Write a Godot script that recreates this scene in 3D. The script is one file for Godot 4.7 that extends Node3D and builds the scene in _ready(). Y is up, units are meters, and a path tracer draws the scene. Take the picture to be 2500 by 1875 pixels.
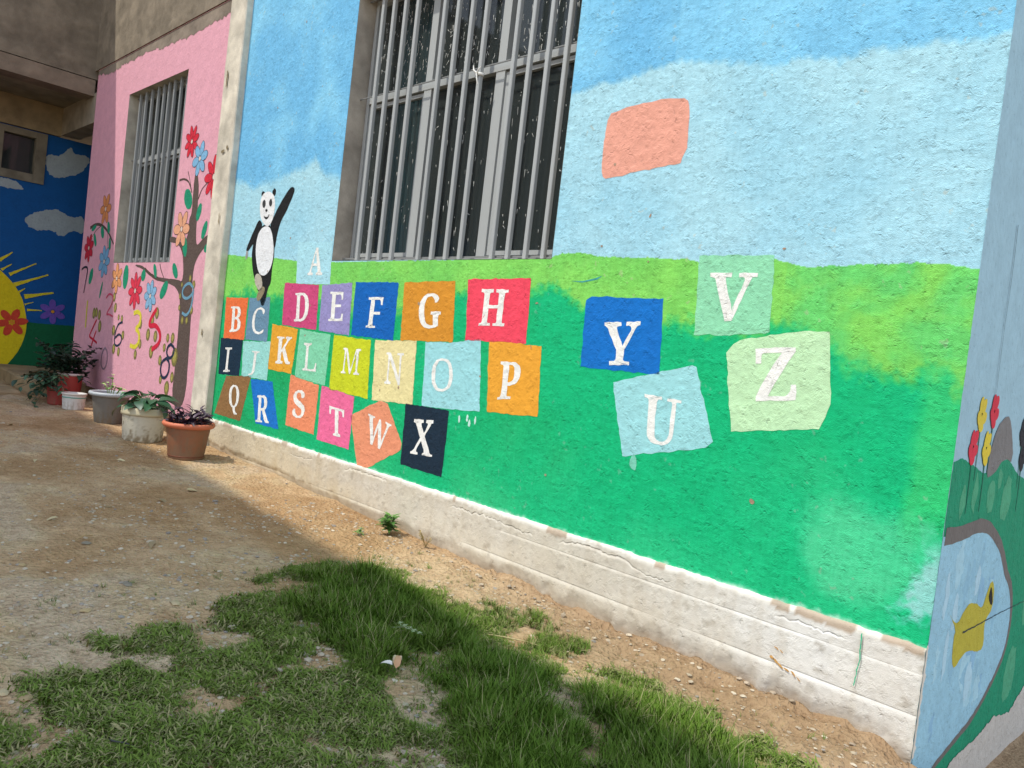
extends Node3D
# ------------------------------------------------------------------ measured shapes, metres on each wall
var blocks := [
	["A", "#a9dbe8", [-4.806, 1.705, -4.375, 1.696, -4.346, 1.421, -4.774, 1.421], [-4.626, 1.663, -4.472, 1.661, -4.451, 1.482, -4.636, 1.480], "pale blue"],
	["B", "#e9733f", [-5.810, 1.297, -5.447, 1.304, -5.444, 0.991, -5.786, 0.983], [-5.710, 1.231, -5.537, 1.237, -5.520, 1.050, -5.697, 1.036], "orange"],
	["C", "#6a8fa8", [-5.423, 1.305, -5.113, 1.320, -5.090, 1.002, -5.427, 0.995], [-5.344, 1.237, -5.172, 1.243, -5.157, 1.050, -5.345, 1.043], "slate blue"],
	["D", "#cc4a7c", [-4.930, 1.424, -4.480, 1.416, -4.454, 1.121, -4.907, 1.133], [-4.765, 1.358, -4.585, 1.363, -4.570, 1.174, -4.749, 1.164], "magenta pink"],
	["E", "#9690c4", [-4.438, 1.416, -4.092, 1.437, -4.068, 1.111, -4.424, 1.121], [-4.332, 1.376, -4.171, 1.378, -4.156, 1.194, -4.322, 1.188], "lavender"],
	["F", "#0563b8", [-4.055, 1.442, -3.630, 1.446, -3.620, 1.439, -3.611, 1.113, -4.046, 1.114], [-3.898, 1.353, -3.750, 1.358, -3.754, 1.176, -3.899, 1.170], "deep blue"],
	["G", "#d6912e", [-3.565, 1.447, -3.124, 1.461, -3.090, 1.137, -3.544, 1.118], [-3.413, 1.389, -3.227, 1.393, -3.203, 1.205, -3.395, 1.194], "ochre"],
	["H", "#f04a60", [-3.024, 1.468, -3.001, 1.473, -2.572, 1.482, -2.557, 1.168, -2.992, 1.155], [-2.910, 1.423, -2.715, 1.425, -2.717, 1.244, -2.905, 1.236], "red"],
	["I", "#0f2c41", [-5.832, 0.982, -5.461, 0.990, -5.465, 0.720, -5.813, 0.701], [-5.736, 0.914, -5.623, 0.920, -5.623, 0.735, -5.732, 0.725], "dark navy"],
	["J", "#9ad9d2", [-5.454, 0.981, -5.039, 1.006, -5.036, 0.732, -5.426, 0.722], [-5.317, 0.918, -5.181, 0.927, -5.196, 0.749, -5.319, 0.741], "pale aqua"],
	["K", "#e5a634", [-5.039, 1.133, -4.684, 1.116, -4.712, 0.810, -5.042, 0.812], [-4.955, 1.049, -4.739, 1.058, -4.742, 0.872, -4.941, 0.861], "amber"],
	["L", "#82d2ab", [-4.658, 1.117, -4.274, 1.103, -4.280, 0.778, -4.662, 0.794], [-4.585, 1.029, -4.413, 1.039, -4.404, 0.853, -4.572, 0.849], "mint green"],
	["M", "#c9d326", [-4.236, 1.105, -3.831, 1.098, -3.800, 0.751, -4.227, 0.760], [-4.112, 1.031, -3.920, 1.038, -3.914, 0.881, -4.113, 0.874], "lime yellow"],
	["N", "#e8dca2", [-3.787, 1.101, -3.396, 1.125, -3.371, 0.770, -3.757, 0.749], [-3.660, 1.040, -3.496, 1.047, -3.480, 0.866, -3.652, 0.858], "cream"],
	["O", "#9dd8de", [-3.315, 1.125, -3.127, 1.131, -2.948, 1.160, -2.875, 1.166, -2.823, 0.803, -3.288, 0.772], [-3.240, 1.041, -3.070, 1.055, -3.045, 0.881, -3.224, 0.863], "pale sky blue"],
	["P", "#eba536", [-2.813, 1.167, -2.453, 1.163, -2.427, 0.832, -2.773, 0.811], [-2.712, 1.069, -2.570, 1.077, -2.570, 0.898, -2.706, 0.882], "amber yellow"],
	["Q", "#8f6b42", [-5.673, 0.700, -5.277, 0.737, -5.377, 0.394, -5.813, 0.393], [-5.606, 0.637, -5.436, 0.655, -5.418, 0.434, -5.567, 0.414], "brown"],
	["R", "#1674ca", [-5.278, 0.718, -4.957, 0.731, -4.802, 0.417, -5.138, 0.411], [-5.148, 0.613, -4.987, 0.630, -4.945, 0.439, -5.136, 0.423], "bright blue"],
	["S", "#eb9068", [-4.717, 0.804, -4.349, 0.771, -4.350, 0.450, -4.718, 0.459], [-4.660, 0.709, -4.502, 0.718, -4.484, 0.534, -4.638, 0.525], "salmon"],
	["T", "#ec6f9d", [-4.316, 0.774, -3.938, 0.747, -3.939, 0.424, -4.308, 0.426], [-4.202, 0.659, -4.030, 0.653, -4.009, 0.485, -4.158, 0.477], "pink"],
	["W", "#e79672", [-3.957, 0.629, -3.676, 0.756, -3.599, 0.750, -3.426, 0.543, -3.429, 0.505, -3.724, 0.350, -3.836, 0.349], [-3.776, 0.668, -3.537, 0.634, -3.577, 0.471, -3.768, 0.499], "peach"],
	["X", "#142a3c", [-3.430, 0.770, -3.055, 0.779, -3.056, 0.424, -3.417, 0.429], [-3.347, 0.694, -3.165, 0.711, -3.153, 0.516, -3.341, 0.503], "navy black"],
	["Y", "#0a70c6", [-2.218, 1.389, -2.189, 1.405, -1.810, 1.405, -1.787, 1.094, -1.956, 1.092, -2.205, 1.089], [-2.099, 1.294, -1.908, 1.307, -1.901, 1.123, -2.089, 1.110], "cobalt blue"],
	["V", "#8fd8ae", [-1.667, 1.581, -1.352, 1.581, -1.335, 1.297, -1.349, 1.291, -1.534, 1.273, -1.647, 1.269], [-1.608, 1.514, -1.410, 1.513, -1.407, 1.336, -1.605, 1.326], "mint"],
	["U", "#9ed9dd", [-2.017, 1.041, -1.639, 1.147, -1.620, 1.140, -1.508, 0.864, -1.532, 0.836, -1.919, 0.735], [-1.845, 1.009, -1.666, 1.004, -1.665, 0.812, -1.834, 0.812], "light blue"],
	["Z", "#c0e7b8", [-1.497, 1.211, -1.477, 1.242, -1.445, 1.263, -1.208, 1.309, -1.114, 1.313, -1.078, 1.059, -1.107, 0.974, -1.438, 0.913], [-1.390, 1.232, -1.223, 1.250, -1.203, 1.061, -1.355, 1.041], "pale green"],
]
var coral_patch := [-2.198, 2.222, -2.007, 2.237, -1.839, 2.233, -1.796, 2.207, -1.786, 1.960, -1.888, 1.952, -2.012, 1.946, -2.186, 1.921, -2.213, 1.942, -2.222, 2.011, -2.225, 2.175]
var panda_head := [-5.318, 2.086, -5.240, 2.067, -5.189, 2.020, -5.179, 1.942, -5.197, 1.866, -5.255, 1.818, -5.331, 1.849, -5.392, 1.908, -5.416, 1.988, -5.401, 2.061]
var panda_ears_l := [-5.390, 2.032, -5.413, 2.073, -5.389, 2.092, -5.354, 2.080, -5.352, 2.052]
var panda_ears_r := [-5.253, 2.074, -5.220, 2.101, -5.191, 2.091, -5.192, 2.053, -5.211, 2.038]
var panda_patch_l := [-5.359, 2.028, -5.333, 2.017, -5.320, 1.989, -5.337, 1.961, -5.367, 1.969, -5.379, 2.003]
var panda_patch_r := [-5.259, 2.028, -5.234, 2.017, -5.226, 1.983, -5.245, 1.966, -5.272, 1.980, -5.278, 2.008]
var panda_nose := [-5.321, 1.952, -5.289, 1.952, -5.283, 1.939, -5.300, 1.929, -5.318, 1.938]
var panda_mouth := [-5.341, 1.914, -5.306, 1.895, -5.268, 1.898, -5.258, 1.918, -5.248, 1.912, -5.265, 1.885, -5.295, 1.877, -5.327, 1.891]
var panda_arm_r := [-5.230, 1.832, -5.199, 1.877, -5.129, 1.967, -5.004, 2.082, -4.960, 2.092, -4.922, 2.073, -4.942, 2.026, -5.010, 1.923, -5.082, 1.850, -5.110, 1.753, -5.123, 1.649, -5.168, 1.733]
var panda_arm_l := [-5.329, 1.835, -5.400, 1.891, -5.456, 1.820, -5.522, 1.730, -5.568, 1.655, -5.528, 1.643, -5.450, 1.717, -5.421, 1.659, -5.393, 1.749]
var panda_body := [-5.342, 1.844, -5.225, 1.839, -5.159, 1.765, -5.113, 1.633, -5.134, 1.523, -5.124, 1.424, -5.165, 1.379, -5.177, 1.268, -5.234, 1.244, -5.287, 1.343, -5.351, 1.398, -5.417, 1.500, -5.472, 1.637, -5.441, 1.751]
var panda_belly := [-5.338, 1.827, -5.234, 1.829, -5.175, 1.766, -5.124, 1.633, -5.146, 1.523, -5.225, 1.465, -5.322, 1.483, -5.384, 1.579, -5.414, 1.682, -5.398, 1.772]
var panda_foot_l := [-5.359, 1.488, -5.293, 1.480, -5.252, 1.430, -5.244, 1.363, -5.290, 1.357, -5.352, 1.401, -5.381, 1.446]
var panda_foot_r := [-5.244, 1.395, -5.203, 1.387, -5.209, 1.342, -5.267, 1.287, -5.303, 1.285, -5.320, 1.311, -5.296, 1.362]
var panda_hand := [-5.561, 1.659, -5.519, 1.649, -5.523, 1.603, -5.558, 1.580]
var blue_stroke := [-2.322, 1.472, -2.253, 1.472, -2.184, 1.485, -2.142, 1.497, -2.170, 1.480, -2.252, 1.466]
var sky_line_right := [-2.449, 2.340, -2.343, 2.336, -2.238, 2.354, -2.074, 2.367, -1.935, 2.381, -1.680, 2.343, -1.434, 2.287, -1.352, 2.306, -1.276, 2.266, -1.196, 2.254, -1.092, 2.269, -0.981, 2.258, -0.946, 2.270, -0.837, 2.265, -0.685, 2.244]
var sky_line_left := [-5.862, 2.210, -5.540, 2.127, -5.281, 2.152, -5.022, 2.181, -4.819, 2.217, -4.690, 2.257, -4.573, 2.160, -4.359, 2.097]
var hill_line := [-5.907, 1.632, -5.470, 1.606, -5.096, 1.597, -4.789, 1.573, -4.350, 1.565, -2.461, 1.578, -2.393, 1.598, -2.282, 1.599, -2.148, 1.581, -1.886, 1.573, -1.737, 1.569, -1.671, 1.556, -1.349, 1.564, -1.294, 1.550, -1.218, 1.535, -1.181, 1.539, -1.017, 1.545, -0.867, 1.551, -0.773, 1.545, -0.708, 1.534, -0.679, 1.529]
var green_line := [-5.902, 1.298, -5.484, 1.347, -5.237, 1.326, -5.109, 1.355, -4.876, 1.299, -4.062, 1.261, -3.616, 1.285, -3.500, 1.343, -3.108, 1.383, -2.991, 1.401, -2.548, 1.395, -2.454, 1.434, -2.309, 1.429, -2.233, 1.372, -2.051, 1.327, -1.799, 1.294, -1.728, 1.317, -1.653, 1.296, -1.468, 1.322, -1.334, 1.332, -1.261, 1.314, -1.103, 1.237, -1.034, 1.174, -0.919, 1.183, -0.850, 1.179, -0.805, 1.214, -0.726, 1.216, -0.701, 1.171]
var pale_corner := [-0.909, 0.593, -0.727, 0.545]
var pink_flowers := [
	["#d42a3e", -6.772, 2.607, 0.140, 8, "red"],
	["#7fb3d8", -6.569, 2.442, 0.147, 6, "light blue"],
	["#d42a3e", -6.257, 2.266, 0.177, 8, "red"],
	["#e2a583", -6.805, 1.859, 0.164, 6, "peach"],
	["#d98a55", -8.840, 2.138, 0.166, 6, "orange"],
	["#c0253c", -9.269, 1.736, 0.152, 7, "red"],
	["#74a6cc", -8.728, 1.587, 0.168, 7, "light blue"],
	["#e09a66", -8.299, 1.416, 0.151, 6, "orange"],
	["#dc3850", -7.761, 1.304, 0.175, 8, "red"],
	["#86b4d6", -7.368, 1.266, 0.146, 7, "light blue"],
]
var pink_numbers := [
	["7", "#1c2434", [-9.440, 1.539, -9.227, 1.539, -9.212, 1.254, -9.426, 1.249]],
	["1", "#d7cf3c", [-9.202, 1.158, -9.078, 1.162, -9.064, 0.889, -9.188, 0.882]],
	["2", "#d4506e", [-8.553, 1.262, -8.325, 1.268, -8.313, 1.035, -8.541, 1.025]],
	["4", "#c81e3c", [-8.982, 0.967, -8.725, 0.980, -8.711, 0.698, -8.967, 0.679]],
	["6", "#22304a", [-8.231, 0.985, -7.994, 0.997, -7.982, 0.756, -8.219, 0.739]],
	["3", "#dcd040", [-7.775, 1.108, -7.546, 1.117, -7.528, 0.779, -7.758, 0.761]],
	["5", "#cf2440", [-7.334, 1.142, -7.045, 1.154, -7.027, 0.800, -7.315, 0.778]],
	["9", "#6d9cb4", [-6.671, 1.401, -6.434, 1.405, -6.420, 1.122, -6.656, 1.111]],
	["8", "#202e48", [-6.975, 0.849, -6.699, 0.869, -6.684, 0.567, -6.959, 0.538]],
	["0", "#98808c", [-8.545, 0.701, -8.339, 0.716, -8.327, 0.491, -8.534, 0.471]],
]
var olive_spots := [-8.318, 1.229, -8.261, 1.123, -8.816, 1.053, -8.716, 1.033, -8.892, 1.041, -8.672, 0.914, -8.247, 0.899, -7.974, 0.867, -8.195, 0.717, -8.052, 0.698, -8.138, 1.033, -8.044, 1.025, -7.543, 0.998, -7.508, 0.813, -7.599, 0.707, -7.255, 1.049, -7.166, 1.116, -7.331, 0.913, -7.152, 0.908, -7.217, 0.763, -6.870, 0.912, -6.762, 0.919, -6.926, 0.823, -6.682, 0.759, -6.995, 0.705, -6.941, 0.539, -6.695, 0.584, -6.787, 0.481, -6.521, 1.436, -6.437, 1.385, -6.677, 1.381, -6.694, 1.282, -6.686, 1.183, -6.434, 1.173, -6.599, 1.081, -6.507, 1.083]
var olive_sizes := [0.048, 0.051, 0.054, 0.056, 0.059, 0.063, 0.054, 0.046, 0.053, 0.046, 0.031, 0.037, 0.047, 0.047, 0.047, 0.043, 0.054, 0.058, 0.054, 0.060, 0.041, 0.049, 0.039, 0.083, 0.046, 0.039, 0.048, 0.065, 0.032, 0.037, 0.024, 0.027, 0.027, 0.037, 0.037, 0.034]
var tree_trunk := [-6.664, 0.331, -6.654, 0.754, -6.671, 1.150, -6.707, 1.295, -6.843, 1.372, -7.128, 1.401, -7.313, 1.413, -7.565, 1.503, -7.855, 1.544, -7.777, 1.556, -7.634, 1.544, -7.322, 1.448, -7.029, 1.430, -6.790, 1.426, -6.668, 1.401, -6.698, 1.586, -6.774, 1.692, -6.885, 1.741, -7.041, 1.749, -7.056, 1.806, -6.880, 1.788, -6.747, 1.718, -6.650, 1.808, -6.673, 1.940, -6.622, 1.990, -6.648, 2.226, -6.632, 2.355, -6.608, 2.359, -6.537, 2.218, -6.524, 2.101, -6.508, 1.933, -6.498, 1.804, -6.458, 1.700, -6.366, 1.762, -6.202, 1.814, -6.177, 1.732, -6.291, 1.697, -6.396, 1.635, -6.463, 1.559, -6.482, 1.456, -6.434, 1.160, -6.409, 0.904, -6.367, 0.354]
var tree_twigs := [
	[0.021, [-6.962, 2.290, -6.858, 2.298, -6.742, 2.262, -6.664, 2.162]],
	[0.010, [-6.790, 2.353, -6.732, 2.272, -6.673, 2.176]],
	[0.017, [-6.524, 2.101, -6.473, 2.181, -6.364, 2.228]],
	[0.038, [-9.293, 1.955, -9.114, 1.992, -8.909, 1.974, -8.695, 1.899, -8.497, 1.764]],
	[0.012, [-8.940, 1.964, -9.079, 1.928, -9.196, 1.856]],
	[0.012, [-8.705, 1.886, -8.677, 1.771, -8.625, 1.659]],
	[0.016, [-7.216, 1.560, -7.166, 1.491, -7.077, 1.425]],
	[0.034, [-7.566, 1.511, -7.378, 1.447, -7.168, 1.419]],
]
var tree_leaves := [
	[-6.731, 2.114, -0.077, 0.074, 0.071],
	[-6.482, 1.990, 0.027, 0.073, 0.043],
	[-6.339, 1.837, 0.036, 0.074, 0.042],
	[-6.701, 1.704, -0.032, 0.086, 0.045],
	[-6.259, 1.686, -0.008, 0.033, 0.053],
	[-7.066, 1.327, 0.073, 0.073, 0.056],
	[-6.858, 1.499, -0.061, 0.061, 0.044],
	[-7.313, 1.497, -0.042, 0.063, 0.033],
	[-7.590, 1.453, 0.035, 0.044, 0.054],
	[-8.055, 1.434, 0.001, 0.121, 0.072],
	[-9.110, 1.431, 0.041, 0.086, 0.056],
	[-8.743, 1.290, 0.028, 0.091, 0.024],
	[-9.162, 1.950, -0.007, 0.025, 0.082],
	[-8.872, 1.896, 0.036, 0.028, 0.078],
	[-8.692, 1.939, -0.034, 0.059, 0.038],
	[-9.088, 1.820, -0.051, 0.068, 0.036],
	[-8.610, 1.769, -0.018, 0.064, 0.033],
]
var concrete_edge := [-9.534, 3.641, -9.196, 3.605, -8.904, 3.592, -8.773, 3.616, -8.377, 3.616, -7.966, 3.609, -7.652, 3.577, -7.329, 3.579, -7.087, 3.559, -6.737, 3.565, -6.442, 3.577, -6.135, 3.575]
var cloud_a := [0.131, 2.871, 0.049, 2.883, -0.002, 2.878, -0.079, 2.965, -0.125, 3.034, -0.166, 2.950, -0.304, 2.968, -0.361, 2.925, -0.315, 2.837, -0.271, 2.748, -0.106, 2.650, 0.059, 2.610, 0.126, 2.723]
var cloud_b := [0.316, 2.068, 0.140, 2.189, -0.055, 2.250, -0.128, 2.199, -0.215, 2.180, -0.343, 2.226, -0.363, 1.997, -0.228, 2.029, -0.118, 1.912, -0.010, 1.986, 0.217, 1.940]
var cloud_c := [0.638, 2.485, 0.576, 2.482, 0.422, 2.493, 0.311, 2.401, 0.413, 2.386, 0.568, 2.376, 0.630, 2.379]
var frame_out := [0.688, 3.130, 0.144, 3.127, 0.124, 2.500, 0.669, 2.495]
var frame_in := [0.575, 3.015, 0.250, 3.036, 0.255, 2.598, 0.577, 2.590]
var sun_pts := [0.492, 1.412, 0.357, 1.286, 0.227, 1.063, 0.174, 0.845]
var sun_rays := [
	[0.396, 1.376, 0.128, 1.550, 0.016],
	[0.339, 1.261, -0.009, 1.433, 0.022],
	[0.220, 1.135, -0.083, 1.223, 0.024],
	[0.180, 0.979, 0.024, 0.991, 0.013],
	[0.509, 1.528, 0.385, 1.641, 0.018],
	[0.480, 1.418, 0.382, 1.500, 0.013],
	[0.292, 1.175, 0.224, 1.232, 0.013],
	[0.209, 1.043, 0.122, 1.077, 0.009],
]
var blue_flowers := [0.327, 0.812, 0.176, 0.830, 0.341, 0.983, -0.094, 0.991, -0.221, 1.006, -0.081, 1.142]
var blue_green_top := [0.539, 0.821, 0.184, 0.834, -0.039, 0.831, -0.348, 0.842]
var side_green := [-0.001, 0.934, -0.090, 0.945, -0.212, 0.923, -0.369, 0.889, -0.495, 0.894, -0.592, 0.927, -0.710, 0.933, -0.906, 0.865, -1.188, 0.830]
var side_rock := [-0.408, 0.874, -0.417, 0.958, -0.475, 1.055, -0.601, 1.099, -0.667, 1.070, -0.787, 0.918, -0.633, 0.939, -0.505, 0.877]
var pond_line := [0.021, 0.700, -0.185, 0.693, -0.362, 0.704, -0.480, 0.702, -0.609, 0.669, -0.782, 0.596, -0.921, 0.474, -1.052, 0.403, -1.126, 0.276, -1.115, 0.133, -0.974, 0.043, -0.709, -0.058, -0.413, -0.085, -0.196, -0.114, -0.061, -0.136]
var side_white := [-1.963, -0.047, -1.621, -0.133, -1.437, -0.173, -1.351, -0.196, -1.043, -0.137, -0.887, -0.155, -0.684, -0.155, -0.496, -0.148, -0.379, -0.171, -0.236, -0.206]
var fish := [-0.174, 0.437, -0.246, 0.389, -0.304, 0.376, -0.363, 0.410, -0.431, 0.430, -0.534, 0.409, -0.611, 0.378, -0.639, 0.421, -0.699, 0.477, -0.756, 0.446, -0.776, 0.359, -0.689, 0.325, -0.681, 0.292, -0.713, 0.231, -0.676, 0.204, -0.487, 0.248, -0.402, 0.239, -0.340, 0.210, -0.294, 0.242, -0.273, 0.332, -0.292, 0.356]
var fish_eye := [-0.704, 0.453, -0.741, 0.413, -0.762, 0.376, -0.738, 0.371, -0.684, 0.408, -0.692, 0.437]
var side_flowers := [-0.245, 1.088, -0.400, 1.104, -0.194, 0.979, -0.361, 0.975, -0.878, 1.037, -0.920, 0.941]
var side_crack := [-0.363, 1.738, -0.377, 1.550, -0.368, 1.368, -0.382, 1.164]
var side_crack_b := [-0.379, 0.332, -0.590, 0.325, -0.852, 0.319, -1.353, 0.301]
var grass_lush := [-2.834, 1.130, -2.943, 0.959, -2.982, 0.849, -2.964, 0.718, -2.994, 0.549, -2.855, 0.462, -2.725, 0.426, -2.448, 0.436, -2.221, 0.427, -1.928, 0.556, -1.737, 0.559, -1.623, 0.436, -1.600, 0.329, -1.401, 0.354, -1.263, 0.340, -1.080, 0.363, -0.944, 0.360, -0.797, 0.437, -0.651, 0.701, -1.176, 1.455, -1.437, 1.290, -1.633, 1.228, -1.882, 1.180, -2.069, 1.230, -2.285, 1.224, -2.545, 1.247]
var grass_short := [-2.377, 2.294, -2.351, 2.098, -2.451, 1.974, -2.490, 1.839, -2.601, 1.813, -2.649, 1.693, -2.664, 1.582, -2.517, 1.529, -2.528, 1.412, -2.631, 1.313, -2.788, 1.163, -2.694, 1.092, -2.138, 1.037, -1.482, 1.184, -1.176, 1.455, -1.701, 2.443]
var grass_strip := [-2.547, 0.353, -2.403, 0.341, -2.358, 0.243, -2.212, 0.215, -2.024, 0.213, -1.813, 0.341, -1.740, 0.480, -1.911, 0.524, -2.113, 0.502, -2.330, 0.459]
var bare_patches := [-2.154, 1.230, -2.238, 2.090, -1.489, 1.371, -2.057, 0.604, -1.953, 1.270]
var stones := [-3.418, 1.813, -3.599, 1.527, -4.154, 1.269, -4.494, 0.646, -3.295, 1.140, -3.085, 1.224, -2.499, 1.660, -1.912, 2.010, -3.103, 0.853, -3.192, 0.812, -3.055, 1.537, -2.863, 1.740, -2.870, 1.775, -2.309, 2.044, -2.269, 2.032, -2.366, 2.086, -1.894, 1.452, -1.770, 1.466, -1.559, 1.637, -1.485, 1.466, -1.430, 1.420, -1.522, 1.482, -1.438, 1.471, -2.774, 1.462, -3.208, 1.386, -3.355, 1.572, -2.810, 0.365, -1.509, 0.455, -3.711, 1.615, -2.952, 1.185]
var scrap_at := [-1.918, 1.093, -3.311, 0.106, -3.317, 0.267, -3.045, 0.047, -1.950, 0.512, -3.637, 1.525, -2.122, 0.890, -1.932, 1.924]

var nz := FastNoiseLite.new()
var rng := RandomNumberGenerator.new()
var counts := {}
var mats := {}
var tex_stucco: ImageTexture
var tex_mottle: ImageTexture
var tex_concrete: ImageTexture
var tex_stain: ImageTexture
var tex_dirt: ImageTexture
var tex_dirt_h: ImageTexture
const WX := -0.681          # right-hand corner of the mural wall
const SILL := 1.573
const HEAD := 3.268

# ------------------------------------------------------------------ naming
func numbered(called: String, parent: Node) -> String:
	var key := str(parent.get_instance_id()) + called
	counts[key] = counts.get(key, 0) + 1
	return called if counts[key] == 1 else "%s_%03d" % [called, counts[key] - 1]

func put(o: Node3D, called: String, parent: Node = self) -> Node3D:
	o.name = numbered(called, parent)
	parent.add_child(o, true)
	return o

func tag(o: Node3D, label: String, category := "", group := "", kind := "") -> Node3D:
	if label: o.set_meta("label", label)
	if category: o.set_meta("category", category)
	if group: o.set_meta("group", group)
	if kind: o.set_meta("kind", kind)
	return o

func thing(called: String, label: String, category: String, at := Vector3.ZERO, group := "") -> Node3D:
	var o := Node3D.new()
	o.position = at
	put(o, called)
	tag(o, label, category, group)
	return o

func part(called: String, mesh: Mesh, m: Material, parent: Node = self, label := "") -> MeshInstance3D:
	var o := MeshInstance3D.new()
	o.mesh = mesh
	o.material_override = m
	put(o, called, parent)
	if label: o.set_meta("label", label)
	return o

# ------------------------------------------------------------------ geometry helpers
func begin() -> SurfaceTool:
	var st := SurfaceTool.new()
	st.begin(Mesh.PRIMITIVE_TRIANGLES)
	st.set_smooth_group(-1)
	return st

func done(st: SurfaceTool, smooth := false) -> ArrayMesh:
	if smooth: st.index()
	st.generate_normals()
	return st.commit()

func quad(st: SurfaceTool, a: Vector3, b: Vector3, c: Vector3, d: Vector3) -> void:
	# a b c d counter-clockwise seen from the front
	for v in [a, c, b, a, d, c]: st.add_vertex(v)

func box(st: SurfaceTool, lo: Vector3, hi: Vector3) -> void:
	st.set_smooth_group(-1)
	var p := [Vector3(lo.x, lo.y, lo.z), Vector3(hi.x, lo.y, lo.z), Vector3(hi.x, hi.y, lo.z), Vector3(lo.x, hi.y, lo.z), Vector3(lo.x, lo.y, hi.z), Vector3(hi.x, lo.y, hi.z), Vector3(hi.x, hi.y, hi.z), Vector3(lo.x, hi.y, hi.z)]
	for f in [[4, 5, 6, 7], [1, 0, 3, 2], [5, 1, 2, 6], [0, 4, 7, 3], [7, 6, 2, 3], [0, 1, 5, 4]]:
		quad(st, p[f[0]], p[f[1]], p[f[2]], p[f[3]])

func bevel_box(st: SurfaceTool, lo: Vector3, hi: Vector3, b: float) -> void:
	# a box whose upright edges are chamfered, capped at both ends
	st.set_smooth_group(-1)
	var ring := [Vector2(lo.x + b, hi.z), Vector2(hi.x - b, hi.z), Vector2(hi.x, hi.z - b), Vector2(hi.x, lo.z + b), Vector2(hi.x - b, lo.z), Vector2(lo.x + b, lo.z), Vector2(lo.x, lo.z + b), Vector2(lo.x, hi.z - b)]
	for i in 8:
		var p: Vector2 = ring[i]
		var q: Vector2 = ring[(i + 1) % 8]
		quad(st, Vector3(p.x, lo.y, p.y), Vector3(q.x, lo.y, q.y), Vector3(q.x, hi.y, q.y), Vector3(p.x, hi.y, p.y))
	for i in range(1, 7):
		for y in [lo.y, hi.y]:
			var t := [ring[0], ring[i], ring[i + 1]]
			if y == lo.y: t.reverse()
			for v in [t[0], t[2], t[1]]: st.add_vertex(Vector3(v.x, y, v.y))

func box_mesh(lo: Vector3, hi: Vector3) -> ArrayMesh:
	var st := begin()
	box(st, lo, hi)
	return done(st)

func pts(a: Array) -> PackedVector2Array:
	var r := PackedVector2Array()
	for i in range(0, a.size(), 2): r.append(Vector2(a[i], a[i + 1]))
	return r

func chaikin(p: PackedVector2Array, times := 2, closed := true) -> PackedVector2Array:
	for t in times:
		var r := PackedVector2Array()
		var n := p.size()
		if not closed: r.append(p[0])
		for i in (n if closed else n - 1):
			var a := p[i]
			var b := p[(i + 1) % n]
			r.append(a.lerp(b, 0.25))
			r.append(a.lerp(b, 0.75))
		if not closed: r.append(p[n - 1])
		p = r
	return p

func rough(p: PackedVector2Array, step := 0.018, amp := 0.004) -> PackedVector2Array:
	# a hand-painted edge: cut into short pieces that wander a little
	var r := PackedVector2Array()
	var n := p.size()
	for i in n:
		var a := p[i]
		var b := p[(i + 1) % n]
		var k := maxi(1, int(a.distance_to(b) / step))
		for j in k:
			var q := a.lerp(b, float(j) / k)
			r.append(q + Vector2(nz.get_noise_2d(q.x * 1500.0, q.y * 1500.0) + 0.7 * nz.get_noise_2d(q.x * 5200.0, q.y * 5200.0), nz.get_noise_2d(q.y * 1500.0 + 500.0, q.x * 1500.0) + 0.7 * nz.get_noise_2d(q.y * 5200.0, q.x * 5200.0 + 90.0)) * amp)
	return r

func ellipse(c: Vector2, rx: float, ry: float, n := 20, turn := 0.0) -> PackedVector2Array:
	var r := PackedVector2Array()
	for i in n:
		var a := TAU * i / n
		r.append(c + Vector2(cos(a) * rx, sin(a) * ry).rotated(turn))
	return r

func stroke(p: PackedVector2Array, w0: float, w1: float) -> PackedVector2Array:
	var n := p.size()
	var left := PackedVector2Array()
	var right := PackedVector2Array()
	for i in n:
		var d := (p[mini(i + 1, n - 1)] - p[maxi(i - 1, 0)]).normalized().orthogonal() * lerpf(w0, w1, float(i) / (n - 1)) * 0.5
		left.append(p[i] + d)
		right.append(p[i] - d)
	right.reverse()
	left.append_array(right)
	return left

# plane: 0 = a wall facing +z (u = x), 1 = a wall facing +x (u = z)
func flat(st: SurfaceTool, p: PackedVector2Array, off: float, plane := 0) -> void:
	if off > 0.0 and off < 0.01: off *= 0.4      # coats of paint lie almost flush
	var tri := Geometry2D.triangulate_polygon(p)
	if tri.is_empty():
		var hull := Geometry2D.convex_hull(p)
		tri = Geometry2D.triangulate_polygon(hull)
		p = hull
	for i in range(0, tri.size(), 3):
		var a := p[tri[i]]
		var b := p[tri[i + 1]]
		var c := p[tri[i + 2]]
		var cw := (b - a).cross(c - a) < 0.0
		if plane == 1: cw = not cw
		for v in ([a, b, c] if cw else [a, c, b]):
			st.set_normal(Vector3(0, 0, 1) if plane == 0 else Vector3(1, 0, 0))
			st.add_vertex(Vector3(v.x, v.y, off) if plane == 0 else Vector3(off, v.y, v.x))

func sheet(polys: Array, off: float, plane := 0) -> ArrayMesh:
	var st := begin()
	for p in polys: flat(st, p, off, plane)
	return st.commit()

func paint(called: String, p: PackedVector2Array, off: float, color: String, parent: Node, plane := 0, label := "") -> MeshInstance3D:
	return part(called, sheet([p], off, plane), plaster(color), parent, label)

func bil(q: PackedVector2Array, u: float, v: float) -> Vector2:   # v = 0 at the top
	return q[0].lerp(q[1], u).lerp(q[3].lerp(q[2], u), v)

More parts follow.
